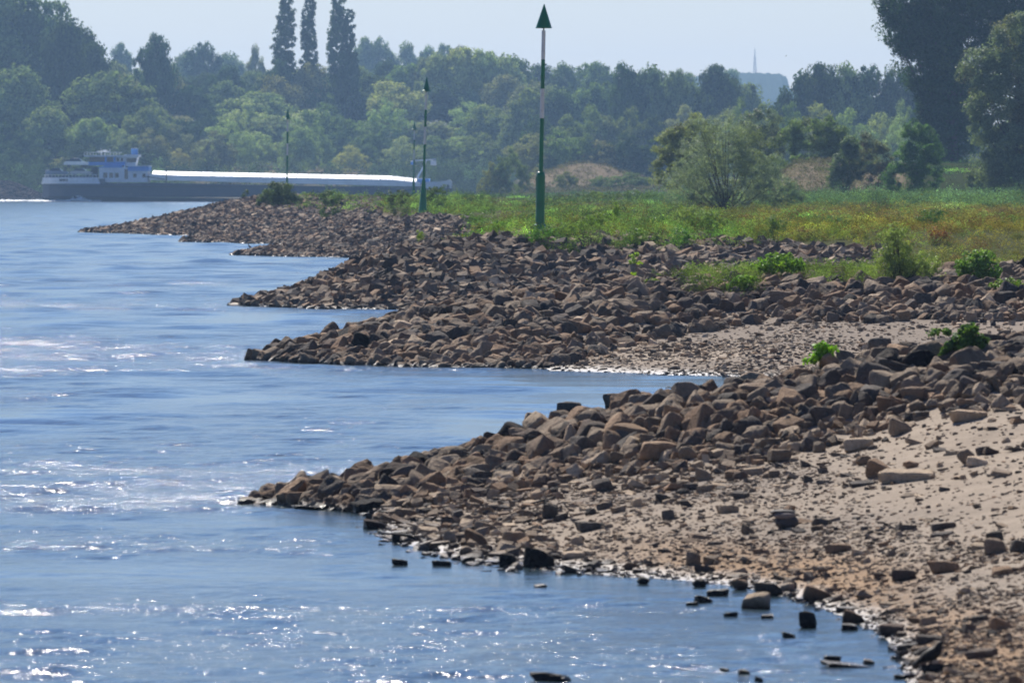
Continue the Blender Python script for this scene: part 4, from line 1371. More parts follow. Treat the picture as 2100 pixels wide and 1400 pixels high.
plant('willow_bush', 'low grey willow bush spreading right of the silvery one', 'willow', 1590, 425,
      [(0, 35, 50, 36), (-30, 60, 40, 36), (25, 20, 34, 20), (-10, 85, 30, 24)], 150, 20000, 11, 3.4, (.19, .23, .16), 505, d=600, aspect=.35)
plant('willow_bush', 'rounded green willow behind the dry grass bank', 'willow', 1660, 324,
      [(0, 45, 62, 38), (-45, 30, 36, 28), (45, 35, 46, 36), (70, 10, 40, 40), (10, 70, 50, 18)], 180, 32000, 13, 4.2, (.15, .20, .055), 506, d=945, colr2=(.15, .16, .04))
plant('willow_bush', 'grey topped willow peeping over behind the rounded green one', 'willow', 1560, 320,
      [(0, 60, 45, 36), (-20, 30, 50, 40), (20, 20, 40, 40)], 120, 20000, 13, 4, (.14, .16, .08), 507, d=990)
plant('shrub', 'dark upright shrub between the dry bank and the bright bush', 'shrub', 1740, 392,
      [(-10, 40, 28, 40), (15, 60, 34, 36), (-18, 20, 24, 24), (10, 90, 24, 24)], 110, 18000, 12, 3.8, (.12, .16, .07), 508, d=870, colr2=(.09, .12, .03))
plant('shrub', 'brownish loose shrub left of the bright green bush', 'shrub', 1800, 392,
      [(0, 50, 34, 46), (-10, 95, 30, 26), (20, 30, 24, 30)], 90, 12000, 11, 3.6, (.15, .15, .08), 509, d=860, colr2=(.15, .10, .06))
plant('willow_bush', 'bright green bush in front of the ivy-clad tree', 'bush', 1870, 396,
      [(0, 60, 44, 50), (-20, 30, 40, 34), (25, 95, 40, 36), (10, 125, 30, 22), (35, 40, 30, 36)], 180, 30000, 12, 4, (.10, .18, .05), 510, d=820, colr2=(.09, .17, .03))
plant('shrub', 'dusty green shrub at the foot of the ivy-clad tree', 'shrub', 2010, 398, [(0, 25, 36, 26), (30, 35, 30, 24)], 70, 12000, 12, 3.8, (.15, .18, .07), 511, d=850)
# bushes near the beacons
plant('shrub', 'round dark bush on the farthest groyne below the small beacon', 'bush', 570, 428,
      [(0, 28, 40, 26), (-20, 15, 28, 16), (22, 18, 26, 18), (5, 42, 26, 12)], 150, 14000, 8, 3, (.085, .12, .05), 512, d=700, colr2=(.11, .12, .05), mix=.3)
plant('shrub', 'small thin bush left of the round dark bush', 'bush', 503, 412, [(0, 12, 8, 12)], 14, 500, 4, 2.5, (.07, .09, .03), 513, d=725)
plant('shrub', 'low bush between the round dark bush and the second beacon', 'bush', 675, 418, [(0, 14, 24, 13), (14, 10, 18, 10)], 70, 4000, 7, 2.8, (.07, .11, .03), 514, d=640)
plant('shrub', 'feathery bush just right of the second beacon', 'bush', 895, 412, [(0, 14, 26, 16), (-12, 8, 16, 10), (8, 24, 16, 10)], 70, 4000, 7, 2.8, (.08, .12, .035), 515, d=560)
plant('shrub', 'low olive bush left of the second beacon', 'bush', 815, 412, [(0, 10, 28, 13)], 60, 3600, 7, 2.8, (.08, .10, .03), 516, d=600)
# plants on the groynes
plant('willow_bush', 'loose young willow with shining leaves on the second groyne', 'willow', 1845, 588,
      [(0, 70, 48, 50), (-28, 45, 44, 40), (38, 45, 48, 36), (-10, 108, 36, 26), (62, 30, 36, 24), (5, 35, 54, 30)],
      340, 15000, 10, 4.6, (.23, .28, .095), 517, d=214.5, nl=30, aspect=.34, shell=.25, colr2=(.34, .38, .11), mix=.35, base_r=.07)
LP = [
 ('bright green leafy mound on the second groyne left of the young willow', 1597, 575, [(0, 20, 46, 20), (-30, 14, 26, 14), (30, 16, 28, 14)], (.115, .19, .03), 211),
 ('bright green leafy clump hanging over the stones below the leafy mound', 1527, 610, [(0, 18, 26, 18), (-16, 10, 20, 12)], (.115, .19, .03), 209),
 ('leafy green bush right of the young willow on the second groyne', 2005, 588, [(0, 28, 42, 26), (-22, 20, 26, 18), (30, 10, 30, 16), (10, 45, 24, 10)], (.085, .15, .035), 214),
 ('low green creeper at the right edge beside the leafy bush', 2070, 606, [(0, 8, 34, 12)], (.10, .15, .03), 212),
 ('small upright bright plant alone among the stones of the third groyne', 1301, 566, [(0, 14, 12, 14), (6, 26, 8, 8)], (.16, .23, .02), 240),
 ('small bright plant alone among the far stones below the second beacon', 861, 506, [(0, 10, 7, 12)], (.15, .20, .03), 296),
 ('low yellowish weed in front of the small upright plant', 1335, 598, [(0, 5, 16, 7)], (.12, .17, .03), 211),
 ('broad-leaved small plant on the nearest groyne', 1686, 758, [(0, 10, 30, 10), (8, 24, 18, 14), (-24, 4, 16, 7)], (.12, .23, .02), 110.6),
 ('bushy green plant between boulders at the crest of the nearest groyne', 1978, 752, [(0, 26, 38, 24), (-28, 12, 24, 16), (26, 30, 26, 16), (-50, 48, 22, 6), (10, 52, 26, 12)], (.055, .10, .03), 111.4),
 ('dark leafy clump at the foot of the tallest beacon', 1112, 514, [(0, 18, 34, 17), (-14, 12, 22, 12)], (.075, .15, .03), 299),
 ('feathery green clump on the third groyne right of the tallest beacon', 1300, 520, [(0, 18, 32, 18), (10, 28, 20, 10)], (.09, .14, .04), 299),
 ('tall yellow green clump behind the feathery one', 1225, 490, [(0, 22, 30, 22), (30, 8, 20, 10)], (.10, .15, .03), 306),
 ('leafy green clump hanging over the stones below the shining bush', 1398, 518, [(0, 20, 30, 20), (-14, 8, 20, 10)], (.075, .15, .035), 300),
 ('pale shining bush with upright twigs right of the tallest beacon', 1432, 486, [(0, 24, 48, 22), (-20, 36, 26, 16), (30, 22, 30, 18)], (.12, .16, .06), 318),
 ('thin upright pale green bush on the third groyne under the silvery willow', 1592, 508, [(0, 24, 26, 24), (-8, 40, 16, 12)], (.09, .13, .04), 303),
 ('bushy yellow green weed clump close behind the dark clump at the beacon foot', 1165, 500, [(0, 16, 30, 16), (20, 22, 20, 14)], (.11, .16, .04), 303),
 ('tall leafy spire of a weed between the two feathery clumps', 1262, 474, [(0, 20, 9, 22), (2, 38, 6, 12)], (.12, .18, .03), 312),
 ('dark green weed clump left of the shining bush, behind the feathery one', 1345, 478, [(0, 14, 28, 14), (-18, 10, 20, 10)], (.06, .11, .03), 330),
 ('fresh green clump spilling onto stones left of the tallest beacon', 1035, 486, [(0, 12, 32, 12), (-24, 8, 20, 8)], (.10, .17, .04), 303),
 ('grey green herb clump far behind the tallest beacon at its right', 1215, 420, [(0, 9, 46, 9), (50, 9, 30, 8)], (.08, .11, .06), 620),
 ('wide bluish herb clump left below the silvery willow', 1310, 422, [(0, 10, 60, 10)], (.08, .12, .065), 610),
 ('dark green clump right of centre in the golden meadow', 1690, 470, [(0, 10, 36, 11), (28, 6, 24, 8)], (.07, .12, .045), 400),
 ('brown clump low in the golden meadow beside the thin upright bush', 1650, 492, [(0, 8, 22, 8)], (.12, .07, .035), 325),
 ('round dark green bush in the yellow meadow', 1912, 468, [(0, 14, 32, 16), (-12, 8, 24, 9)], (.05, .09, .035), 400),
 ('rusty brown dead clump in the yellow meadow above the leafy bush', 1918, 500, [(0, 12, 22, 12), (18, 8, 18, 6)], (.15, .065, .03), 318),
 ('small rust brown clump in the meadow right of the shining bush', 1535, 465, [(0, 9, 16, 9)], (.13, .065, .03), 370),
 ('low dark green bush on the meadow edge left of the tallest beacon', 980, 470, [(0, 14, 40, 14)], (.06, .105, .03), 312),
]
for k, (lb, px, py, lob, cl, dd) in enumerate(LP):
    big = sum(l[2] * l[3] for l in lob)
    near = dd < 130
    n = int(big * (2.2 if dd > 290 else 2.8)) if not near else int(big * 1.5)
    lob = [(a_, b_ * 1.12 + (18 if near else (14 if dd < 302 else 10)), c_ * 1.12, h_ * 1.12) for (a_, b_, c_, h_) in lob]
    plant('leafy_plant' if 'bush' not in lb else 'shrub', lb, 'plant' if 'bush' not in lb else 'bush', px, py, lob, max(14, n // 22), max(260, n), 6 if not near else 9, (3.4 if dd > 290 else 5.0) if not near else 9.0,
          tuple(v * 1.5 for v in cl), 600 + k, d=dd, nl=10, aspect=.7 if dd < 290 else .5, shell=.25, colr2=(cl[0] * 2.2, cl[1] * 1.9, cl[2] * 1.4), mix=.35, base_r=.02, up=.8 if near else .3)

# ------------------------------------------------------------------ ground cover of the flood plain
gv = np.random.default_rng(2024)


def cover(name, label, n_clump, sampler, per, leaf_px, palette, hgt, seed, rad_px=12):
    g = np.random.default_rng(seed)
    px, d = sampler(n_clump, g)
    x = (px - CX) * d / F
    z = gz(x, d)
    cidx = palette(px, d, z, g)
    m = d / F
    N = n_clump * per
    k = np.repeat(np.arange(n_clump), per)
    rr = rad_px * m[k] * np.sqrt(g.random(N)) * np.repeat(g.uniform(.5, 1.5, n_clump), per)
    aa = g.uniform(0, 6.28, N)
    hh = np.repeat(hgt(px, d, g), per) * g.random(N) ** .7
    hh *= 1 - .6 * (rr / (rad_px * 1.5 * m[k])) ** 2
    xx, yy = x[k] + rr * np.cos(aa), d[k] + rr * np.sin(aa) * 1.6
    zz = gz(xx, yy) + hh
    V, Fq = leaf_quads(np.c_[xx, yy, zz], leaf_px * m[k], g, .45, .4)
    c_ = cidx[k] * g.uniform(.8, 1.25, (N, 1)) * (.5 + .95 * smooth(vnoise(xx, yy * .3, 2.6, seed % 97) + .5 * vnoise(xx, yy * .4, 6.0, seed % 89), -.4, .5))[:, None]
    o = mesh_np(name, V, Fq, M['leaf_far'], col=np.repeat(c_, 4, 0))
    tag(o, label, 'ground cover', kind='stuff')


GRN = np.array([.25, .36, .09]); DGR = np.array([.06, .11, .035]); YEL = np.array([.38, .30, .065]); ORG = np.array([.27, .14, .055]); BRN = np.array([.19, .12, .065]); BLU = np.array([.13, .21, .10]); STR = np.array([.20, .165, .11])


def samp_meadow(n, g):
    px = g.uniform(880, 2350, n * 3); py = g.uniform(398, 500, n * 3) + 15 * (g.random(n * 3) < .2)
    d = (CH - 2.3) * F / (py - HY)
    left = np.interp(px, [880, 925, 960, 1020, 1100, 1340, 1600, 1760, 1850, 2400], [1200, 510, 312, 304, 303, 304, 305, 304, 284, 280])
    px, d = px[(d > left) & (d < 1300)], d[(d > left) & (d < 1300)]
    return px[:n], d[:n]


def pal_meadow(px, d, z, g):
    x = (px - CX) * d / F
    a = .75 * vnoise(x, d * .25, .8, 31) + .75 * vnoise(x, d * .22, 2.2, 32)
    right = smooth(px, 1380, 1620) * (1 - smooth(d, 520, 640)) * (.55 + .45 * smooth(d, 285, 312))
    c = np.tile(GRN, (len(px), 1))
    b_ = vnoise(x, d * .2, 1.5, 33)
    c = lerp(c, np.tile(np.array([.34, .43, .12]), (len(px), 1)), smooth(b_, .05, .35))
    c = lerp(c, np.tile(BRN, (len(px), 1)), smooth(-b_, .25, .5) * .8)
    c = lerp(c, np.tile(DGR, (len(px), 1)), smooth(a, .05, .45))
    c = lerp(c, np.tile(YEL, (len(px), 1)), right * smooth(a + g.normal(0, .2, len(px)), -.15, .15))
    c = lerp(c, np.tile(ORG, (len(px), 1)), right * smooth(-a + g.normal(0, .2, len(px)), .15, .4))
    c = lerp(c, np.tile(BRN, (len(px), 1)), smooth(d, 480, 620) * (1 - smooth(d, 620, 760)) * smooth(-a, -.2, .5) * .8)
    c = lerp(c, np.tile(YEL * .8, (len(px), 1)), (1 - right) * (g.random(len(px)) < .14))
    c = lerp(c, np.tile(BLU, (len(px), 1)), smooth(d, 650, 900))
    return c


def nn(s):
    def f(n, g):
        px, d = s(n * 2, g)
        if len(px) < n:
            px = np.resize(px, n); d = np.resize(d, n)
        return px[:n], d[:n]
    return f


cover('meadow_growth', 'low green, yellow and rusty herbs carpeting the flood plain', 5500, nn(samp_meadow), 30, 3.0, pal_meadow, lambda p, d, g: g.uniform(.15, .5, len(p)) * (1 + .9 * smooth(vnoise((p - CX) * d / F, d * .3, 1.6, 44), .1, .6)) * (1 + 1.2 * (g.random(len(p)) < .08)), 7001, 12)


def samp_belt(n, g):
    px = g.uniform(1560, 2300, n); d = g.uniform(640, 820, n)
    return px, d


cover('herb_belt', 'belt of fresh green tall herbs in front of the trees at right', 900, samp_belt, 60, 3.2, lambda p, d, z, g: lerp(np.tile(GRN * 1.05, (len(p), 1)), np.tile(BLU, (len(p), 1)), g.random(len(p))), lambda p, d, g: g.uniform(.5, 1.3, len(p)), 7002, 14)


def samp_left(n, g):
    px = g.uniform(560, 1000, n); py = g.uniform(392, 440, n)
    d = np.where(g.random(n) < .5, g.uniform(505, 600, n), g.uniform(610, 900, n))
    x = (px - CX) * d / F
    z = gz(x, d)
    k = z > 1.75
    return px[k], d[k]


cover('bank_grass', 'green grass and weeds on top of the farther groynes', 2600, nn(samp_left), 34, 3.0, lambda p, d, z, g: lerp(np.tile(GRN, (len(p), 1)), np.tile(YEL * .7, (len(p), 1)), (g.random(len(p)) < .25).astype(float)), lambda p, d, g: g.uniform(.15, .6, len(p)), 7003, 10)


def samp_g2(n, g):
    px = np.concatenate([g.uniform(1330, 1780, n // 2), g.uniform(1400, 1560, n // 4), g.uniform(1650, 1800, n - n // 2 - n // 4)])
    d = np.concatenate([g.uniform(212.5, 215.5, n // 2), g.uniform(207, 213, n // 4), g.uniform(208.5, 212.5, n - n // 2 - n // 4)])
    return px, d


cover('groyne_weeds', 'fine weeds and grass growing between the stones of the second groyne', 950, samp_g2, 46, 3.6, lambda p, d, z, g: lerp(np.tile(np.array([.18, .22, .06]), (len(p), 1)), np.tile(GRN, (len(p), 1)), g.random(len(p))), lambda p, d, g: g.uniform(.36, .66, len(p)), 7004, 13)


def samp_g3(n, g):
    px = np.concatenate([g.uniform(900, 1560, n // 2), g.uniform(1020, 1420, n - n // 2)])
    d = g.uniform(299, 309, n)
    return px, d


cover('crest_weeds', 'mixed weeds along the crest of the third groyne', 900, samp_g3, 40, 3.2, lambda p, d, z, g: lerp(np.tile(GRN, (len(p), 1)), np.tile(YEL * .75, (len(p), 1)), (g.random(len(p)) < .2).astype(float)), lambda p, d, g: g.uniform(.35, .85, len(p)), 7005, 12)


def mounds(name, label, n, sampler, palette, seed, rpx=(10, 34), hm=(.22, .75), per=170, leaf_px=3.0, up=.5):
    g = np.random.default_rng(seed)
    px, d = sampler(n, g)
    n = len(px)
    x = (px - CX) * d / F; m_ = d / F
    rad = g.uniform(*rpx, n) * m_; hgt = (hm[0] + (hm[1] - hm[0]) * g.beta(1.3, 2.2, n))
    colr = palette(px, d, gz(x, d), g)
    k = np.repeat(np.arange(n), per); N = len(k)
    a = g.uniform(0, 6.28, N); el_ = np.arcsin(g.random(N) ** .8); sh = g.uniform(.72, 1.05, N) + (g.random(N) < .07) * g.uniform(0, .35, N)
    lump = 1 + .22 * np.sin(a * 3 + k * 1.7) + .15 * np.sin(a * 7 + el_ * 5 + k)
    xx = x[k] + rad[k] * np.cos(a) * np.cos(el_) * sh * lump
    yy = d[k] + rad[k] * 1.1 * np.sin(a) * np.cos(el_) * sh * lump
    zz = gz(xx, yy) + hgt[k] * np.sin(el_) * sh * lump
    Nn = np.c_[np.cos(a) * np.cos(el_), np.sin(a) * np.cos(el_), np.sin(el_) + .1]
    V, Fq = leaf_quads(np.c_[xx, yy, zz], leaf_px * m_[k], g, .5, up, nrm=Nn, wob=.8)
    c_ = colr[k] * g.uniform(.75, 1.3, (N, 1)) * np.exp(g.normal(-.05, .42, (n, 1)))[k]
    o = mesh_np(name, V, Fq, M['leaf_far'], col=np.repeat(c_, 4, 0))
    tag(o, label, 'ground cover', kind='stuff')


def pal_mound(px, d, z, g):
    c = pal_meadow(px, d, z, g)
    r = g.random(len(px))[:, None]
    right = (smooth(px, 1420, 1600) * (1 - smooth(d, 520, 640)))[:, None]
    c = np.where(r < .22, np.where(right > .5, BRN * .9, DGR), c)
    c = np.where((r > .22) & (r < .40), GRN * [.9, 1.05, 1.0], c)
    c = np.where((r > .40) & (r < .5) & (right > .5), ORG, c)
    return c


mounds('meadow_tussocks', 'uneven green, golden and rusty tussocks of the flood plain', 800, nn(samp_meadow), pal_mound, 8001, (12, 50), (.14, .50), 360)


def samp_front(n, g):
    px = np.concatenate([g.uniform(960, 1500, int(n * .72)), g.uniform(1500, 1780, n - int(n * .72))])
    return px, np.interp(px, [960, 1060, 1120, 1400, 1470, 1780], [306, 299, 295, 297, 304, 305]) + 26 * g.random(n) ** 1.3


def pal_front(px, d, z, g):
    r = g.random(len(px))[:, None]
    c = np.where(r < .3, np.array([.20, .37, .08]), np.where(r < .55, np.array([.32, .46, .10]), np.where(r < .8, np.array([.28, .31, .14]), DGR)))
    right = smooth(px, 1480, 1600)[:, None]
    return c * (1 - right * .5) + YEL * right * .5


mounds('riverside_weeds', 'tall fresh green weeds crowding the edge above the third groyne', 330, samp_front, pal_front, 8002, (10, 34), (.22, .62), 380, 3.2, .9)


def samp_top(n, g):
    px, d = samp_left(n * 2, g)
    return px[:n], d[:n]


mounds('bank_tussocks', 'green weed tussocks on the farther groynes', 260, samp_top, lambda p, d, z, g: np.where(g.random(len(p))[:, None] < .4, DGR * 1.2, GRN), 8003, (8, 24), (.3, 1.1), 200)
def samp_shore(n, g):
    px = g.uniform(-80, 1080, n)
    px = px[(px < 385) | (px > 745) | (g.random(n) < .22)]
    return px, g.uniform(2098, 2150, len(px))


mounds('bank_thicket', 'dark thicket along the waterline of the far bank', 420, samp_shore, lambda p, d, z, g: np.array([.075, .11, .045]) * g.uniform(.6, 1.7, (len(p), 1)), 8005, (12, 30), (1.8, 5.5), 260, 4.0)
mounds('tall_herb_belt', 'bushy blue green herbs in front of the right hand trees', 190, lambda n, g: (g.uniform(1350, 2300, n), g.uniform(610, 850, n)), lambda p, d, z, g: np.where(g.random(len(p))[:, None] < .4, BLU * .8, BLU * 1.3), 8004, (16, 46), (.7, 1.9), 300, 3.2)


def samp_slope(n, g):
    px = g.uniform(1010, 2350, n)
    lo = np.interp(px, [1010, 1100, 1350, 1420, 1740, 1850, 2400], [304, 300, 300, 304, 304, 286, 282])
    d = lo + (321 - lo) * g.random(n)
    return px, d


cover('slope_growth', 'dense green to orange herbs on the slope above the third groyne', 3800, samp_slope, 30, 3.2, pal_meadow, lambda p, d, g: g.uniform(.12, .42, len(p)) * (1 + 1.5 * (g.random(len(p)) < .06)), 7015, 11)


def samp_far(n, g):
    px = np.concatenate([g.uniform(1060, 1350, n // 2), g.uniform(1560, 1780, n - n // 2)])
    d = np.concatenate([g.uniform(1390, 1530, n // 2), g.uniform(860, 940, n - n // 2)])
    return px, d


cover('dry_grass', 'dry straw coloured grass on the banks behind the meadow', 1500, samp_far, 22, 3.0, lambda p, d, z, g: lerp(np.tile(STR, (len(p), 1)), np.tile(np.array([.13, .13, .05]), (len(p), 1)), (g.random(len(p)) < .3).astype(float)), lambda p, d, g: g.uniform(.3, .8, len(p)), 7006, 10)


# ------------------------------------------------------------------ shape helpers for built things
class MB:
    def __init__(self):
        self.bm = bmesh.new()

    def box(self, x0, x1, y0, y1, z0, z1, bev=0.0):
        r = bmesh.ops.create_cube(self.bm, size=1)
        for v in r['verts']:
            v.co = Vector((x0 + (v.co.x + .5) * (x1 - x0), y0 + (v.co.y + .5) * (y1 - y0), z0 + (v.co.z + .5) * (z1 - z0)))
        if bev:
            es = {e for v in r['verts'] for e in v.link_edges}
            bmesh.ops.bevel(self.bm, geom=list(es), offset=bev, segments=2, affect='EDGES', profile=.5)
        return self

    def lathe(self, prof, seg=20, cx=0, cy=0, tilt=(0, 0)):
        """prof: (r, z)"""
        rings = []
        for r, z in prof:
            ring = []
            for i in range(seg):
                a = 2 * math.pi * i / seg
                ring.append(self.bm.verts.new((cx + r * math.cos(a) + tilt[0] * z, cy + r * math.sin(a) + tilt[1] * z, z)))
            rings.append(ring)
        for a, b in zip(rings[:-1], rings[1:]):
            for i in range(seg):
                self.bm.faces.new((a[i], a[(i + 1) % seg], b[(i + 1) % seg], b[i]))
        self.bm.faces.new(rings[0][::-1]); self.bm.faces.new(rings[-1])
        return self

    def prism(self, poly, y0, y1):
        """poly of (x,z), extruded along y"""
        a = [self.bm.verts.new((x, y0, z)) for x, z in poly]; b = [self.bm.verts.new((x, y1, z)) for x, z in poly]
        n = len(poly)
        self.bm.faces.new(a); self.bm.faces.new(b[::-1])
        for i in range(n): self.bm.faces.new((a[i], b[i], b[(i + 1) % n], a[(i + 1) % n]))
        return self

    def loft(self, secs, cap=True):
        rings = [[self.bm.verts.new(p) for p in s] for s in secs]
        n = len(rings[0])
        for a, b in zip(rings[:-1], rings[1:]):
            for i in range(n): self.bm.faces.new((a[i], a[(i + 1) % n], b[(i + 1) % n], b[i]))
        if cap: self.bm.faces.new(rings[0][::-1]); self.bm.faces.new(rings[-1])
        return self

    def tube(self, pts, r, seg=8):
        pts = [Vector(p) for p in pts]
        rr = r if isinstance(r, (list, tuple)) else [r] * len(pts)
        v, f = tube(np.array([tuple(p) for p in pts]), rr, seg)
        vs = [self.bm.verts.new(p) for p in v]
        for q_ in f: self.bm.faces.new([vs[i] for i in q_])
        self.bm.faces.new(vs[:seg][::-1]); self.bm.faces.new(vs[-seg:])
        return self

    def build(self, name, mat, parent=None, smooth_=False):
        bmesh.ops.recalc_face_normals(self.bm, faces=self.bm.faces)
        me = bpy.data.meshes.new(name)
        self.bm.to_mesh(me); self.bm.free()
        me.materials.append(mat)
        if smooth_: me.polygons.foreach_set('use_smooth', np.full(len(me.polygons), True))
        o = bpy.data.objects.new(name, me); COL.objects.link(o)
        if parent is not None: o.parent = parent
        return o


# ------------------------------------------------------------------ groyne beacons
def beacon(label, px, py_top, d, tilt=0.0, slim=False):
    x = (px - CX) * d / F
    top = zof(py_top, d)
    z0 = float(gz(x, d)[0])
    Hh = 8.0
    base = top - Hh
    root = empty('groyne_beacon', (x, d, base))
    tag(root, label, 'beacon', 'green and white beacons on the groynes')
    T = (tilt, 0)
    mb = MB(); mb.lathe([(.235, min(-.5, z0 - base - .4)), (.235, .14), (.21, .22), (.165, .26)] if not slim else [(.26, -.5), (.25, .05), (.20, .5)], 20, tilt=T); mb.build('foot', M['green_paint'], root)
    mb = MB()
    if not slim:
        mb.lathe([(.158, .2), (.152, 1.97), (.12, 2.08), (.07, 2.1)], 20, tilt=T)
        for k in range(3):
            a = 2 * math.pi * k / 3 - 1.45
            mb.box(.145 * math.cos(a) - .028 + tilt, .145 * math.cos(a) + .028 + tilt, .145 * math.sin(a) - .028, .145 * math.sin(a) + .028, .1, 1.93)
    else: mb.lathe([(.22, .3), (.16, 1.2), (.10, 1.85), (.07, 1.95)], 18, tilt=T)
    mb.build('base_sleeve', M['green_paint'], root)
    seg = [(1.95, 3.98, 'green_band', 'green_paint', .073), (3.98, 5.02, 'white_band', 'white_paint', .071), (5.02, 6.05, 'green_band', 'green_paint', .069), (6.05, 7.07, 'white_band', 'white_paint', .067)]
    for z0_, z1_, nm, mt, r in seg:
        MB().lathe([(r + .004, z0_), (r, z1_)], 16, tilt=T).build(nm, M[mt], root, False)
    MB().lathe([(.025, 7.05), (.025, 7.2)], 10, tilt=T).build('topmark_stem', M['dark'], root)
    if not slim: prof = [(.295, 7.15), (.285, 7.17), (.012, 8.0)]
    else: prof = [(.30, 7.13), (.29, 7.17), (.20, 7.24), (.13, 7.5), (.01, 8.0)]
    MB().lathe(prof, 28, tilt=T).build('topmark_cone', M['green_paint'], root)
    return root


beacon('tallest nearest green and white banded beacon with big cone topmark', 1107, 9, 301, .155 / 8 * 1.0)
beacon('second beacon, standing left behind on the fourth groyne', 867, 158, 509, .24 / 8, True)
beacon('small beacon rising behind the round dark bush, farthest left', 588, 224, 741, .1 / 8, True)
beacon('faint thin beacon standing just left behind the second beacon', 848, 249, 894, .1 / 8, True)


# ------------------------------------------------------------------ the barge
SD = 1790.0
m = SD / F      # metres per photo pixel there


def sx(px): return (px - 86) * m


def szz(py): return zof(py, SD)


ship = empty('cargo_barge', ((86 - CX) * m, SD, 0), math.radians(-1.5))
tag(ship, 'long blue grey inland cargo barge with white cabin and cars on its stern', 'barge')
Bm = 9.6  # beam
Lh = sx(926)


def hull_sec(x, w, zt, zb=-.6, flare=.9):
    return [(x, Bm / 2 - w / 2, zt), (x, Bm / 2 - w / 2 * flare, zb), (x, Bm / 2 + w / 2 * flare, zb), (x, Bm / 2 + w / 2, zt)]


topz = lambda x: np.interp(x, [0, sx(205), sx(220), sx(420), sx(860), sx(926)], [szz(376), szz(376), szz(373), szz(377), szz(386), szz(378)])
xs = [0, 1.5, 5, 12, 24, 45, 60, sx(820), sx(860), sx(895), sx(918), Lh]
ws = [6.5, 8.4, 9.4, Bm, Bm, Bm, Bm, Bm, 9.2, 7.0, 3.4, .8]
MB().loft([hull_sec(a, w, float(topz(a)), .9, .97) for a, w in zip(xs, ws)]).build('hull', M['hull'], ship)
MB().loft([hull_sec(max(a, .6) - (0 if a < Lh - .5 else .5), w * .985, 1.1 - .5 * smooth(np.array([a]), 15, 30)[0], -.8, .9) for a, w in zip(xs, ws)]).build('antifouling', M['hull_low'], ship)
MB().box(sx(120), Lh - 6, -.09, .0, float(topz(20)) - 1.0, float(topz(20)) - .82).build('rub_rail', M['dark'], ship)
# stern bulwark
MB().prism([(-.1, szz(377)), (sx(206), szz(377)), (sx(201), szz(364)), (sx(88), szz(364))], -.14, .02).build('stern_bulwark', M['ship_white'], ship)
MB().prism([(-.1, szz(377)), (sx(206), szz(377)), (sx(201), szz(364)), (sx(88), szz(364))], Bm - .02, Bm + .14).build('stern_bulwark', M['ship_white'], ship)
nm_ = MB()
for k, w in enumerate((.32, .28, .30, .22, .3)):
    nm_.box(sx(122) + k * .36, sx(122) + k * .36 + w, -.165, -.139, szz(372), szz(367))
nm_.build('name_lettering', M['dark'], ship)
MB().box(.5, sx(215), .1, Bm - .1, szz(377), szz(366.5)).build('stern_deck', M['ship_deck'], ship)
# accommodation
cab = MB().box(sx(203), sx(303), .6, Bm - .6, szz(374), szz(343.5), .08).build('cabin', M['ship_white'], ship)
MB().prism([(sx(199), szz(344)), (sx(250), szz(344)), (sx(250), szz(338.5)), (sx(215), szz(339.5))], .45, Bm - .45).build('cabin_roof', M['ship_blue'], ship)
MB().box(sx(262), sx(305), .42, Bm - .42, szz(351), szz(341.5), .05).build('blue_band', M['ship_blue'], ship)
MB().box(sx(259), sx(306), .35, Bm - .35, szz(341.4), szz(339.5)).build('cabin_roof', M['ship_white'], ship)
for a in (216, 228, 239.5): MB().box(sx(a - 4), sx(a + 3.5), .52, .62, szz(364.5), szz(354.5)).build('window', M['glass'], cab)
for a in (276.5, 295.5): MB().box(sx(a - 3.4), sx(a + 3), .52, .62, szz(364), szz(356)).build('window', M['glass'], cab)
MB().box(sx(255.5), sx(262), .5, .62, szz(367), szz(347)).build('door', M['glass'], cab)
MB().box(sx(199), sx(301), .55, .6, szz(368.2), szz(367.2)).build('deck_rail', M['ship_white'], ship)
# upper deckhouse and wheelhouse
MB().box(sx(178), sx(255), 1.6, Bm - 1.6, szz(339.4), szz(332), .05).build('upper_deckhouse', M['ship_blue'], ship)
MB().box(sx(182), sx(236), 1.5, Bm - 1.5, szz(332), szz(321.5), .05).build('dark_glazing', M['glass'], ship)
for a in (216, 234): MB().box(sx(a - 2), sx(a + 2), 1.40, 1.5, szz(332), szz(322)).build('frame_post', M['ship_blue'], ship)
wh = MB().prism([(sx(254), szz(340)), (sx(276), szz(340)), (sx(281), szz(322)), (sx(254), szz(322))], 2.2, Bm - 2.2).build('wheelhouse', M['ship_white'], ship)
MB().prism([(sx(258), szz(333)), (sx(277), szz(333)), (sx(279.2), szz(324.5)), (sx(258), szz(324.5))], 2.12, 2.21).build('window', M['glass'], wh)
MB().box(sx(236), sx(253), 2.0, Bm - 2, szz(332), szz(322), .03).build('upper_cabin', M['ship_white'], ship)
for a in (241, 249): MB().box(sx(a - 2.3), sx(a + 2.0), 1.92, 2.01, szz(331), szz(324)).build('window', M['glass'], ship)
MB().box(sx(171), sx(258), 1.2, Bm - 1.2, szz(321.4), szz(318.8)).build('canopy_roof', M['ship_white'], ship)
MB().box(sx(254), sx(284), 1.6, Bm - 1.6, szz(321.9), szz(317)).build('wheelhouse_roof', M['ship_white'], ship)
MB().box(sx(266.5), sx(280), 3.6, 5.2, szz(316.9), szz(304.5), .05).build('blue_signal_board', M['ship_blue'], ship)
rl = MB()
for a in np.arange(172, 250, 6): rl.tube([(sx(a), 1.5, szz(319)), (sx(a), 1.5, szz(312.5))], .05, 5)
rl.tube([(sx(172), 1.5, szz(312.6)), (sx(250), 1.5, szz(312.6))], .06, 5)
for a, h in ((205, 304), (213, 307), (223, 305.5)): rl.tube([(sx(a), 3.5, szz(319)), (sx(a), 3.5, szz(h))], .06, 5)
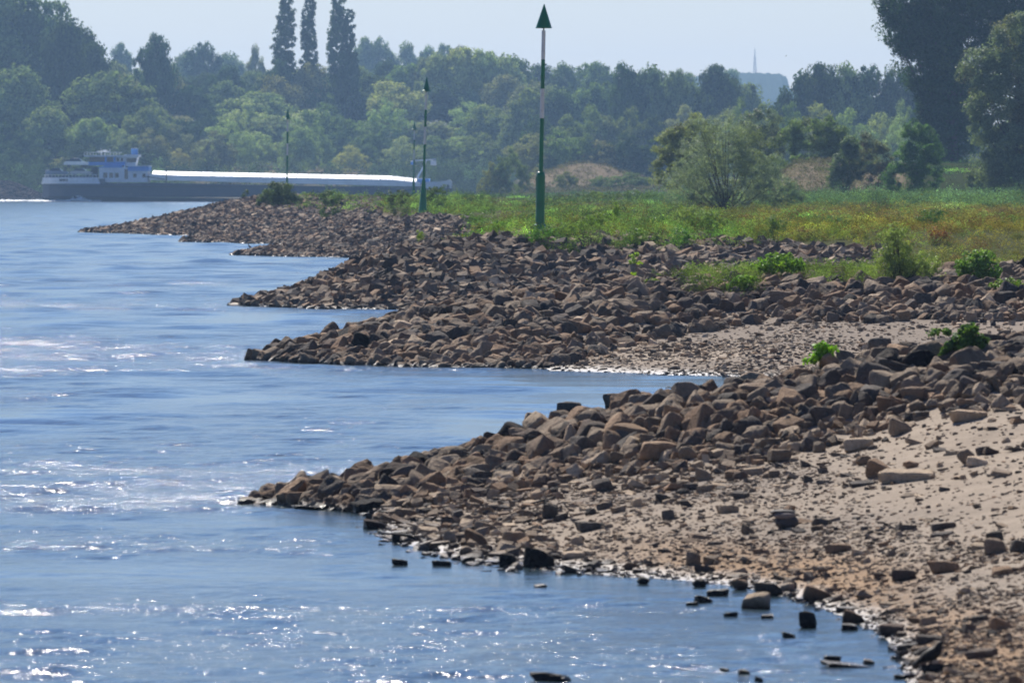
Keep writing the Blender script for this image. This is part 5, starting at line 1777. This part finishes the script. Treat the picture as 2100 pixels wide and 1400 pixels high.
rl.tube([(sx(196), 3.5, szz(310.5)), (sx(221), 3.5, szz(310.5))], .08, 5)
rl.build('antenna_rails', M['ship_white'], ship)
MB().box(sx(208), sx(218), 3.2, 3.5, szz(309.5), szz(307.5)).build('radar_bar', M['ship_white'], ship)
# stern clutter: rails and davit
st = MB()
for a in np.arange(92, 200, 7): st.tube([(sx(a), .05, szz(365)), (sx(a), .05, szz(358.5))], .045, 5)
st.tube([(sx(90), .05, szz(358.5)), (sx(200), .05, szz(358.5))], .045, 5)
st.build('stern_rail', M['ship_white'], ship)
MB().box(sx(94), sx(192), .3, 4.6, szz(366.4), szz(360.7), .04).build('car_deck', M['ship_deck'], ship)
MB().box(sx(90), sx(98), 3.5, 5.5, szz(366), szz(348), .05).build('winch_house', M['car_grey'], ship)
fr_ = MB()
for a in (131, 186):
    for yy in (1.2, 3.4): fr_.box(sx(a), sx(a) + .18, yy, yy + .18, szz(366), szz(344))
fr_.box(sx(128), sx(190), 1.1, 3.6, szz(344), szz(342.6))
fr_.build('car_platform', M['dark'], ship)
MB().box(sx(189), sx(200), 1.0, 3.0, szz(366), szz(342)).build('dark_locker', M['dark'], ship)
# hold
hz0 = [(sx(306), szz(369)), (sx(340), szz(370)), (sx(862), szz(383)), (sx(862), szz(374.5)), (sx(800), szz(368)), (sx(345), szz(359)), (sx(306), szz(356.5))]
MB().prism(hz0, .75, Bm - .75).build('hatch_coaming', M['alu'], ship)
hc = MB()
npan = 22
for k in range(npan):
    a0 = 312 + (855 - 312) * k / npan; a1 = 312 + (855 - 312) * (k + 1) / npan - 1.0
    zt = np.interp((a0 + a1) / 2, [345, 800, 862], [359, 368, 374.5])
    secs = []
    for a in (a0, a1):
        zz_ = szz(np.interp(a, [306, 345, 800, 862], [356.5, 359, 368, 374.5]))
        secs.append([(sx(a), .8, zz_), (sx(a), 2.8, zz_ + .55), (sx(a), Bm / 2, zz_ + .75), (sx(a), Bm - 2.8, zz_ + .55), (sx(a), Bm - .8, zz_)])
    hc.loft(secs)
hc.build('hatch_covers', M['alu'], ship)
MB().prism([(sx(300), szz(361)), (sx(338), szz(367)), (sx(338), szz(368.5)), (sx(300), szz(363))], .3, .5).build('gangway', M['dark'], ship)
MB().tube([(sx(341), .6, szz(375)), (sx(341), .6, szz(344))], .13, 8).build('mast', M['dark'], ship)
# bow
MB().loft([[(sx(a), Bm / 2 - w / 2, szz(p)), (sx(a), Bm / 2 - w / 2, szz(386)), (sx(a), Bm / 2 + w / 2, szz(386)), (sx(a), Bm / 2 + w / 2, szz(p))] for a, w, p in ((868, 9.0, 373.5), (895, 7.1, 372.5), (912, 4.6, 371), (922, 2.2, 368), (926, .9, 373))]).build('bow_bulwark', M['ship_white'], ship)
MB().box(sx(857), sx(880), 2.0, Bm - 2.0, szz(378), szz(366), .1).build('bow_housing', M['ship_blue'], ship)
MB().tube([(sx(853), Bm / 2, szz(374)), (sx(856), Bm / 2, szz(362)), (sx(868), Bm / 2, szz(340)), (sx(873), Bm / 2, szz(329))], [.2, .2, .17, .14], 8).build('bow_mast', M['ship_white'], ship)
ya = MB().tube([(sx(843), Bm / 2, szz(330)), (sx(893), Bm / 2, szz(326.5))], .14, 6).build('mast_crossbar', M['ship_white'], ship)
MB().box(sx(882), sx(894), Bm / 2 - .5, Bm / 2 + .3, szz(339), szz(329), .1).build('signal_panel', M['ship_white'], ship)
MB().box(sx(841), sx(848), Bm / 2 - .4, Bm / 2 + .3, szz(338), szz(331), .1).build('signal_panel', M['ship_blue'], ship)

WB = ship.matrix_world


def car(label, px, py_base, wpx, mat, yoff):
    L_ = wpx * m; s = L_ / 4.3
    loc = Vector((ship.location.x + sx(px), SD + yoff, szz(py_base)))
    e = empty('parked_car', loc, math.radians(-1.5))
    e.scale = (s, s, s)
    tag(e, label, 'car', 'cars carried on the barge stern')
    lower = [(-2.1, .35), (2.05, .35), (2.15, .55), (2.05, .78), (1.2, .92), (-1.75, .95), (-2.12, .8), (-2.15, .5)]
    b = MB().prism(lower, -.82, .82).build('body', mat, e)
    MB().loft([[(-1.55, y, .93), (1.1, y, .9), (.45, y * .86, 1.40), (-1.0, y * .86, 1.43)] for y in (-.78, .78)]).build('cabin_glass', M['glass'], e)
    MB().box(-1.02, .45, -.64, .64, 1.41, 1.47, .02).build('roof', mat, e)
    for a in (-1.3, 1.3):
        for y in (-.8, .62):
            w = MB(); secs = []
            for yy in (y, y + .2): secs.append([(a + .32 * math.cos(t), yy, .32 + .32 * math.sin(t)) for t in np.linspace(0, 2 * math.pi, 15)[:-1]])
            w.loft(secs).build('wheel', M['dark'], e)
    for y in (-.6, .6): MB().box(2.08, 2.17, y - .15, y + .15, .6, .72).build('headlight', M['alu'], e)


car('silver car raised on a platform above two darker cars on the barge stern', 156, 342.4, 52, M['car_silver'], 2.4)
car('dark blue car at the very stern end of the barge deck', 117, 360.6, 46, M['car_blue'], .9)
car('grey car under the raised silver car, next to the cabin', 166, 360.6, 46, M['car_grey'], .9)

# wake foam
g = np.random.default_rng(8)
N = 2600
fx = g.uniform(-22, sx(205), N); fy = g.normal(-2.0, 1.4, N); hz = .18 + .25 * np.exp(-((fx - sx(165)) / 1.6) ** 2) * 3 * g.random(N)
Cq = np.c_[fx + ship.location.x, fy + SD, np.abs(g.normal(0, 1, N)) * hz * .6 * (1 - smooth(fx, sx(150), sx(205)) * .7)]
r = .25 * g.uniform(.5, 1.4, N)
v, f = LOW['rounded'][0]
VV = (v[None] * r[:, None, None] * [1.6, 1.2, .6]) + Cq[:, None, :]
FFf = f[None] + (np.arange(N) * len(v))[:, None, None]
fo = mesh_np('wake_foam', VV.reshape(-1, 3), FFf.reshape(-1, 3), M['foam'])
tag(fo, 'white foam churned up behind the barge stern', 'foam', kind='stuff')

# far stones of the opposite bank at the left edge
g = np.random.default_rng(9)
N = 3000
px = g.uniform(-60, 155, N); d = g.uniform(2003, 2034, N); x = (px - CX) * d / F; z = gz(x, d)
k = z > -.2; px, d, x, z = px[k], d[k], x[k], z[k]
L_ = LOW['blocky'][1]
r = g.uniform(.25, .55, len(x))
VV = (L_[0][None] * r[:, None, None]) + np.c_[x, d, z + .1][:, None, :]
FFf = L_[1][None] + (np.arange(len(x)) * len(L_[0]))[:, None, None]
o = mesh_np('far_groyne_stones', VV.reshape(-1, 3), FFf.reshape(-1, 3), M['rock_many'], col=np.repeat(np.array([TONES['grey brown'], TONES['dark grey'], TONES['tan']])[g.integers(0, 3, len(x))], len(L_[0]), 0))
tag(o, 'stones of a low groyne on the far bank at the left edge', 'stones', kind='stuff')


# ------------------------------------------------------------------ birds and small things
def bird(name, label, cat, px, py_foot, d, z0, length, mat, yaw, heron=False):
    e = empty(name, ((px - CX) * d / F, d, z0), yaw)
    tag(e, label, cat)
    s = length
    if not heron:
        # spine along x: tail (-), head (+)
        sp = [(-.50, -.02, .018), (-.42, .04, .05), (-.30, .12, .08), (-.18, .19, .13), (-.05, .24, .17), (.08, .29, .19), (.17, .37, .165), (.215, .45, .125), (.245, .51, .10), (.275, .56, .092), (.315, .59, .076), (.35, .592, .05), (.38, .585, .028), (.43, .572, .016), (.47, .56, .004)]
        wide = [.05, .06, .06] + [0] * 12
    else:
        sp = [(.42, .42, .01), (.30, .50, .05), (.15, .60, .10), (.02, .72, .11), (-.06, .84, .07), (-.09, .95, .035), (-.14, 1.05, .025), (-.20, 1.15, .022), (-.25, 1.22, .03), (-.30, 1.24, .03), (-.36, 1.23, .014), (-.46, 1.22, .003)]
        wide = [0] * 12
    secs = []
    for i, (a, h, r) in enumerate(sp):
        p0 = Vector((sp[max(i - 1, 0)][0], 0, sp[max(i - 1, 0)][1])); p1 = Vector((sp[min(i + 1, len(sp) - 1)][0], 0, sp[min(i + 1, len(sp) - 1)][1]))
        t = (p1 - p0).normalized(); nrm = Vector((-t.z, 0, t.x))
        secs.append([tuple((Vector((a, 0, h)) + nrm * r * math.cos(u) + Vector((0, 1, 0)) * (r * .85 + wide[i]) * math.sin(u)) * s) for u in np.linspace(0, 2 * math.pi, 17)[:-1]])
    b = MB().loft(secs).build('body', mat, e, True)
    if not heron:
        for sy in (-1, 1):
            MB().loft([[(a * s, (sy * (.145 + .02 * math.cos(u)) + 0) * s, (h + r * math.sin(u)) * s) for u in np.linspace(0, 2 * math.pi, 11)[:-1]] for a, h, r in ((-.42, .05, .02), (-.22, .19, .08), (-.03, .26, .13), (.10, .32, .11), (.15, .36, .03))]).build('wing', mat, e, True)
            MB().tube([(.02 * s, sy * .05 * s, .18 * s), (.03 * s, sy * .05 * s, .08 * s), (.0, sy * .05 * s, 0)], [.03 * s, .014 * s, .012 * s], 6).build('leg', mat, e)
            MB().tube([(-.04 * s, sy * .05 * s, .008 * s), (.09 * s, sy * .055 * s, .008 * s)], [.01 * s, .007 * s], 5).build('foot', mat, e)
    else:
        for sy in (-1, 1):
            MB().tube([(.03 * s, sy * .04 * s, .6 * s), (.05 * s, sy * .04 * s, .3 * s), (.02 * s, sy * .04 * s, -.02)], [.018 * s, .012 * s, .012 * s], 6).build('leg', mat, e)
    return e


xc, yc, zc = hit(1910, 1381)
rk = [e_ for e_ in EXPL if e_['label'] and 'perched' in e_['label']][0]
top_crow = zof(1361, rk['y'])
bird('crow', 'black crow perched on an oblong stone at the lower right, facing right', 'crow', 1908, 1361, rk['y'], top_crow, 70 * rk['y'] / F / .97, M['crow'], math.radians(8))
dh = 489.0
bird('heron', 'grey heron with raised neck standing at the fourth groyne tip', 'heron', 511, 512, dh, zof(517, dh), .47, M['heron'], 0, True)

# bent black root behind the near groyne
root_ = empty('driftwood', W(1383, 796, 113.2))
mm = 113.2 / F
MB().tube([(-18 * mm, 0, 0), (-13 * mm, 0, 2.5 * mm), (-2 * mm, 0, 1 * mm), (0, 0, 4 * mm), (2 * mm, 0, 8 * mm), (5 * mm, 0, 6.5 * mm), (9 * mm, 0, 1 * mm), (12 * mm, .02, -9 * mm)], [1 * mm, 1.4 * mm, 1.3 * mm, 1.2 * mm, 1.2 * mm, 1.1 * mm, 1.1 * mm, 1.2 * mm], 7).build('root', M['wood'], root_, True)
tag(root_, 'small black bent piece of driftwood sticking up behind the near heap', 'driftwood')

# dark sodden cloth lump on the beach
x, y, z = hit(1608, 1086)
mm = y / F
cl = empty('cloth_bundle', (x, y + .1, z))


def dome(sc, off_, name, mat, seed, cut=None):
    bm = bmesh.new(); bmesh.ops.create_icosphere(bm, subdivisions=4, radius=1)
    co = np.array([v.co for v in bm.verts]); nn_ = vnoise(co[:, 0] * 1.0 + co[:, 2], co[:, 1] + co[:, 2] * 1.6, 4.0, seed)
    for v, k_ in zip(bm.verts, nn_):
        v.co *= 1 + .10 * k_
        v.co = Vector((v.co.x * sc[0] + off_[0], v.co.y * sc[1] + off_[1], v.co.z * sc[2] + off_[2]))
    me = bpy.data.meshes.new(name); bm.to_mesh(me); bm.free(); me.materials.append(mat)
    me.polygons.foreach_set('use_smooth', np.full(len(me.polygons), True))
    o_ = bpy.data.objects.new(name, me); COL.objects.link(o_); o_.parent = cl


dome((24 * mm, 20 * mm, 17 * mm), (6 * mm, 0, 14 * mm), 'bundle', M['cloth'], 1)
dome((22 * mm, 19 * mm, 8 * mm), (2 * mm, -3 * mm, 27 * mm), 'folded_band', M['cloth_pale'], 2)
dome((26 * mm, 18 * mm, 6 * mm), (-2 * mm, 4 * mm, 34 * mm), 'top_fold', M['cloth'], 3)
MB().tube([(-34 * mm, 0, 22 * mm), (-20 * mm, 0, 29 * mm), (0, 0, 35 * mm)], [1 * mm, 4 * mm, 6 * mm], 8).build('pointed_flap', M['cloth'], cl, True)
tag(cl, 'dark striped sodden cloth lump lying on the gravel beach', 'cloth')

# radio mast on the horizon and a blue hill below it
d = 6200.0
rt = empty('radio_mast', ((1548 - CX) * d / F, d, zof(160, d)))
mt_ = MB(); hh = (160 - 100) * d / F
for (a, b) in ((-1, -1), (1, -1), (1, 1), (-1, 1)):
    mt_.tube([(a * 1.5, b * 1.5, -6), (a * .4, b * .4, hh * .72)], [.22, .16], 5)
for k in range(9):
    z0 = hh * .72 * k / 9; z1 = hh * .72 * (k + 1) / 9; r0 = 1.5 - 1.1 * k / 9; r1 = 1.5 - 1.1 * (k + 1) / 9
    for b in (-1, 1):
        mt_.tube([(-r0, b * r0, z0), (r1, b * r1, z1)], .14, 4); mt_.tube([(r0, b * r0, z0), (-r1, b * r1, z1)], .14, 4)
mt_.build('lattice_tower', M['far_steel'], rt)
MB().tube([(0, 0, hh * .72), (0, 0, hh)], [.35, .2], 6).build('antenna', M['far_steel'], rt)
tag(rt, 'thin pale lattice radio mast on the horizon above the blue hill', 'mast')

hg = np.random.default_rng(4)
d = 6000.0
hp = np.array([(1380, 175), (1430, 156), (1480, 151), (1520, 149), (1560, 150), (1600, 152), (1611, 156), (1618, 185), (1700, 205), (1800, 210)], float)
cols_ = np.linspace(1380, 1800, 90)
secs = []
V = []
for a in cols_:
    t_ = np.interp(a, hp[:, 0], hp[:, 1]) + 1.0 * math.sin(a * .31) + .8 * math.sin(a * .83)
    zt = zof(t_, d)
    for k, (yy, fz) in enumerate(((-260, 0), (-130, .6), (-40, .95), (0, 1), (60, .97), (300, .5), (500, 0))):
        V.append(((a - CX) * d / F, d + yy, 20 + (zt - 20) * fz))
V = np.array(V)
ix = np.arange(len(V)).reshape(len(cols_), 7)
Fq = np.stack([ix[:-1, :-1], ix[1:, :-1], ix[1:, 1:], ix[:-1, 1:]], -1).reshape(-1, 4)
hm = NT('far_hill')
hm.l(hm.mix(hm.noise(.02, 5, .6, hm.n('ShaderNodeNewGeometry').outputs['Position']), (.03, .045, .03), (.07, .09, .05)), hm.b.inputs['Base Color'])
hm.b.inputs['Roughness'].default_value = .95; hm.b.inputs['Specular IOR Level'].default_value = 0.0
hl = mesh_np('hill', V, Fq, hm.m, shade=True)
tag(hl, 'flat-topped wooded hill, blue with distance', kind='structure')

# small far bird in the sky
e = bird('flying_bird', 'tiny dark bird in the sky right of the radio mast', 'bird', 1612, 115, 700, zof(116, 700), .16, M['crow'], .4)

# ------------------------------------------------------------------ haze
hz = bpy.data.materials.new('haze'); hz.use_nodes = True
t = hz.node_tree
for n_ in list(t.nodes):
    if n_.type != 'OUTPUT_MATERIAL': t.nodes.remove(n_)
pv = t.nodes.new('ShaderNodeVolumePrincipled')
pv.inputs['Color'].default_value = (.36, .58, .90, 1)
pv.inputs['Density'].default_value = 0.00009
pv.inputs['Anisotropy'].default_value = 0.25
t.links.new(pv.outputs[0], [n_ for n_ in t.nodes if n_.type == 'OUTPUT_MATERIAL'][0].inputs['Volume'])
bm = MB().box(-5200, 5200, -60, 9100, -3.0, 140.0)
hb = bm.build('haze', hz)
tag(hb, 'thin bluish summer haze over the river', 'haze', kind='stuff')
